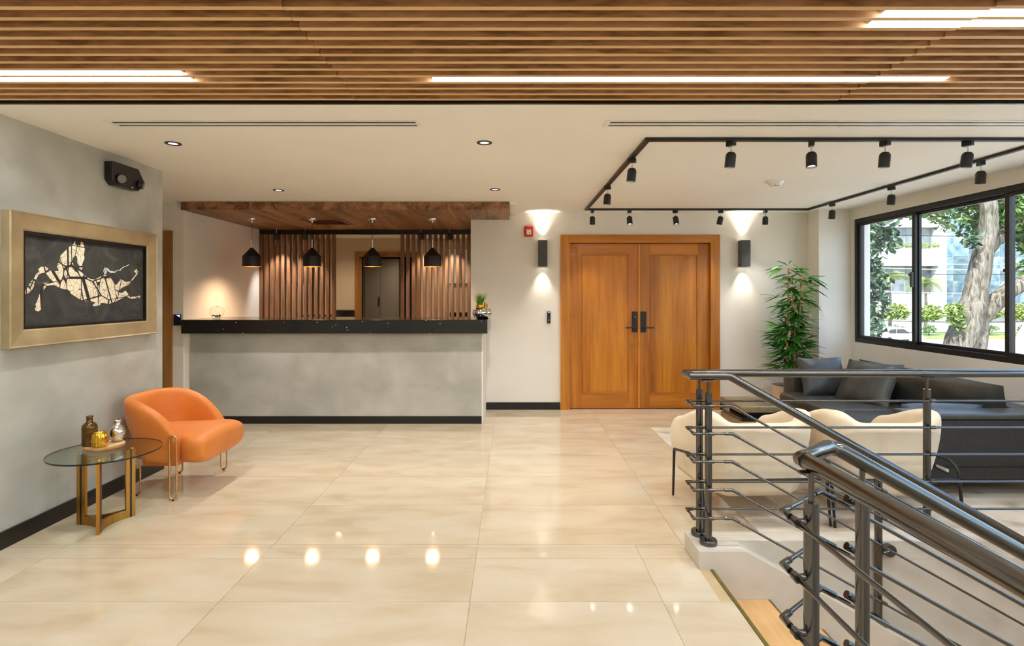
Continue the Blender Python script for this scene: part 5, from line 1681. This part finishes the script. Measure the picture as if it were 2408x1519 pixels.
# parked car
cr_ = thing('car', 'white sport utility car on the street below the window', 'car', (43.2, 61.5, GZ + 0.021))
side = [(-2.35, 0.45), (-2.38, 0.85), (-2.25, 1.05), (-1.75, 1.62), (-1.55, 1.72), (0.1, 1.75), (0.35, 1.68), (1.05, 1.12), (2.15, 0.98), (2.38, 0.8), (2.40, 0.45)]
MB().prism(side, 1, -0.9, 0.9).build('body', 'car_paint', cr_, bevel=0.05)
for (q, nm) in (([(-1.55, 1.13), (-1.42, 1.56), (-0.75, 1.60), (-0.75, 1.13)], 'rear_window'), ([(-0.68, 1.13), (-0.68, 1.60), (0.12, 1.60), (0.80, 1.13)], 'side_window')):
    MB().prism(q, 1, -0.912, -0.9005).build(nm, 'car_glass', cr_)
MB().add([(0.40, -0.78, 1.655), (1.03, -0.84, 1.155), (1.03, 0.84, 1.155), (0.40, 0.78, 1.655), (0.42, -0.78, 1.672), (1.05, -0.84, 1.172), (1.05, 0.84, 1.172), (0.42, 0.78, 1.672)],
         [(0, 1, 2, 3), (4, 7, 6, 5), (0, 4, 5, 1), (1, 5, 6, 2), (2, 6, 7, 3), (3, 7, 4, 0)]).build('windscreen', 'car_glass', cr_)
for x in (-1.5, 1.5):
    for s in (-1, 1):
        wh = MB().tube([(x, s * 0.72, 0.36), (x, s * 0.93, 0.36)], 0.36, 22).build('wheel', 'tyre', cr_, smooth=40)
        MB().tube([(x, s * 0.931, 0.36), (x, s * 0.94, 0.36)], 0.22, 16).build('hub', 'silver', wh, smooth=40)
for s in (-1, 1):
    MB().tube([(-1.45, s * 0.7, 1.76), (-1.3, s * 0.7, 1.82), (-0.1, s * 0.7, 1.83), (0.05, s * 0.7, 1.78)], 0.02, 6).build('roof_bar', 'silver', cr_, smooth=40)

# pale bent poles and overhead cables
for i, (pts, lab) in enumerate((([(16.55, 26.0, GZ), (16.55, 26.0, -1.6), (16.35, 26.0, -0.8), (15.9, 26.0, -0.1), (15.3, 26.0, 0.3)], 'pale bent pole low in the leftmost pane'),
                               ([(18.25, 20.0, GZ), (18.25, 20.0, -1.2), (18.4, 20.0, -0.4), (18.8, 20.0, 0.35), (19.5, 20.0, 0.9)], 'pale bent pole low in the rightmost pane'))):
    t = thing('bent_pole', lab, 'pole', pts[0])
    bent(pts, [0.14, 0.13, 0.12, 0.11, 0.10], 12, 4, 9, 0.0).build('tube', 'facade', t, world=True, smooth=180)
    MB().lathe([(0.001, 0), (0.26, 0), (0.26, 0.06), (0.001, 0.06)], n=16).build('base_plate', 'facade_grey', t, smooth=40)
cz_ = [(4.9, 'topmost power cable crossing the upper panes'), (3.35, 'power cable, second from the top'), (3.05, 'power cable, third from the top'), (2.78, 'power cable in the middle of the panes'),
       (1.75, 'pale power cable just above the latch'), (0.15, 'power cable crossing the pale street trees'), (-0.45, 'lowest power cable above the car')]
for i, (z, lab) in enumerate(cz_):
    m_ = bent([(8, 30, z + 0.5), (18, 30.2, z - 0.05), (28, 30.4, z - 0.2), (40, 30.6, z + 0.4)], [0.022] * 4, 6, 6, i, 0.0)
    tag(m_.build('power_cable', 'cable' if i not in (1, 2, 4) else 'facade', smooth=180), lab, 'cable')
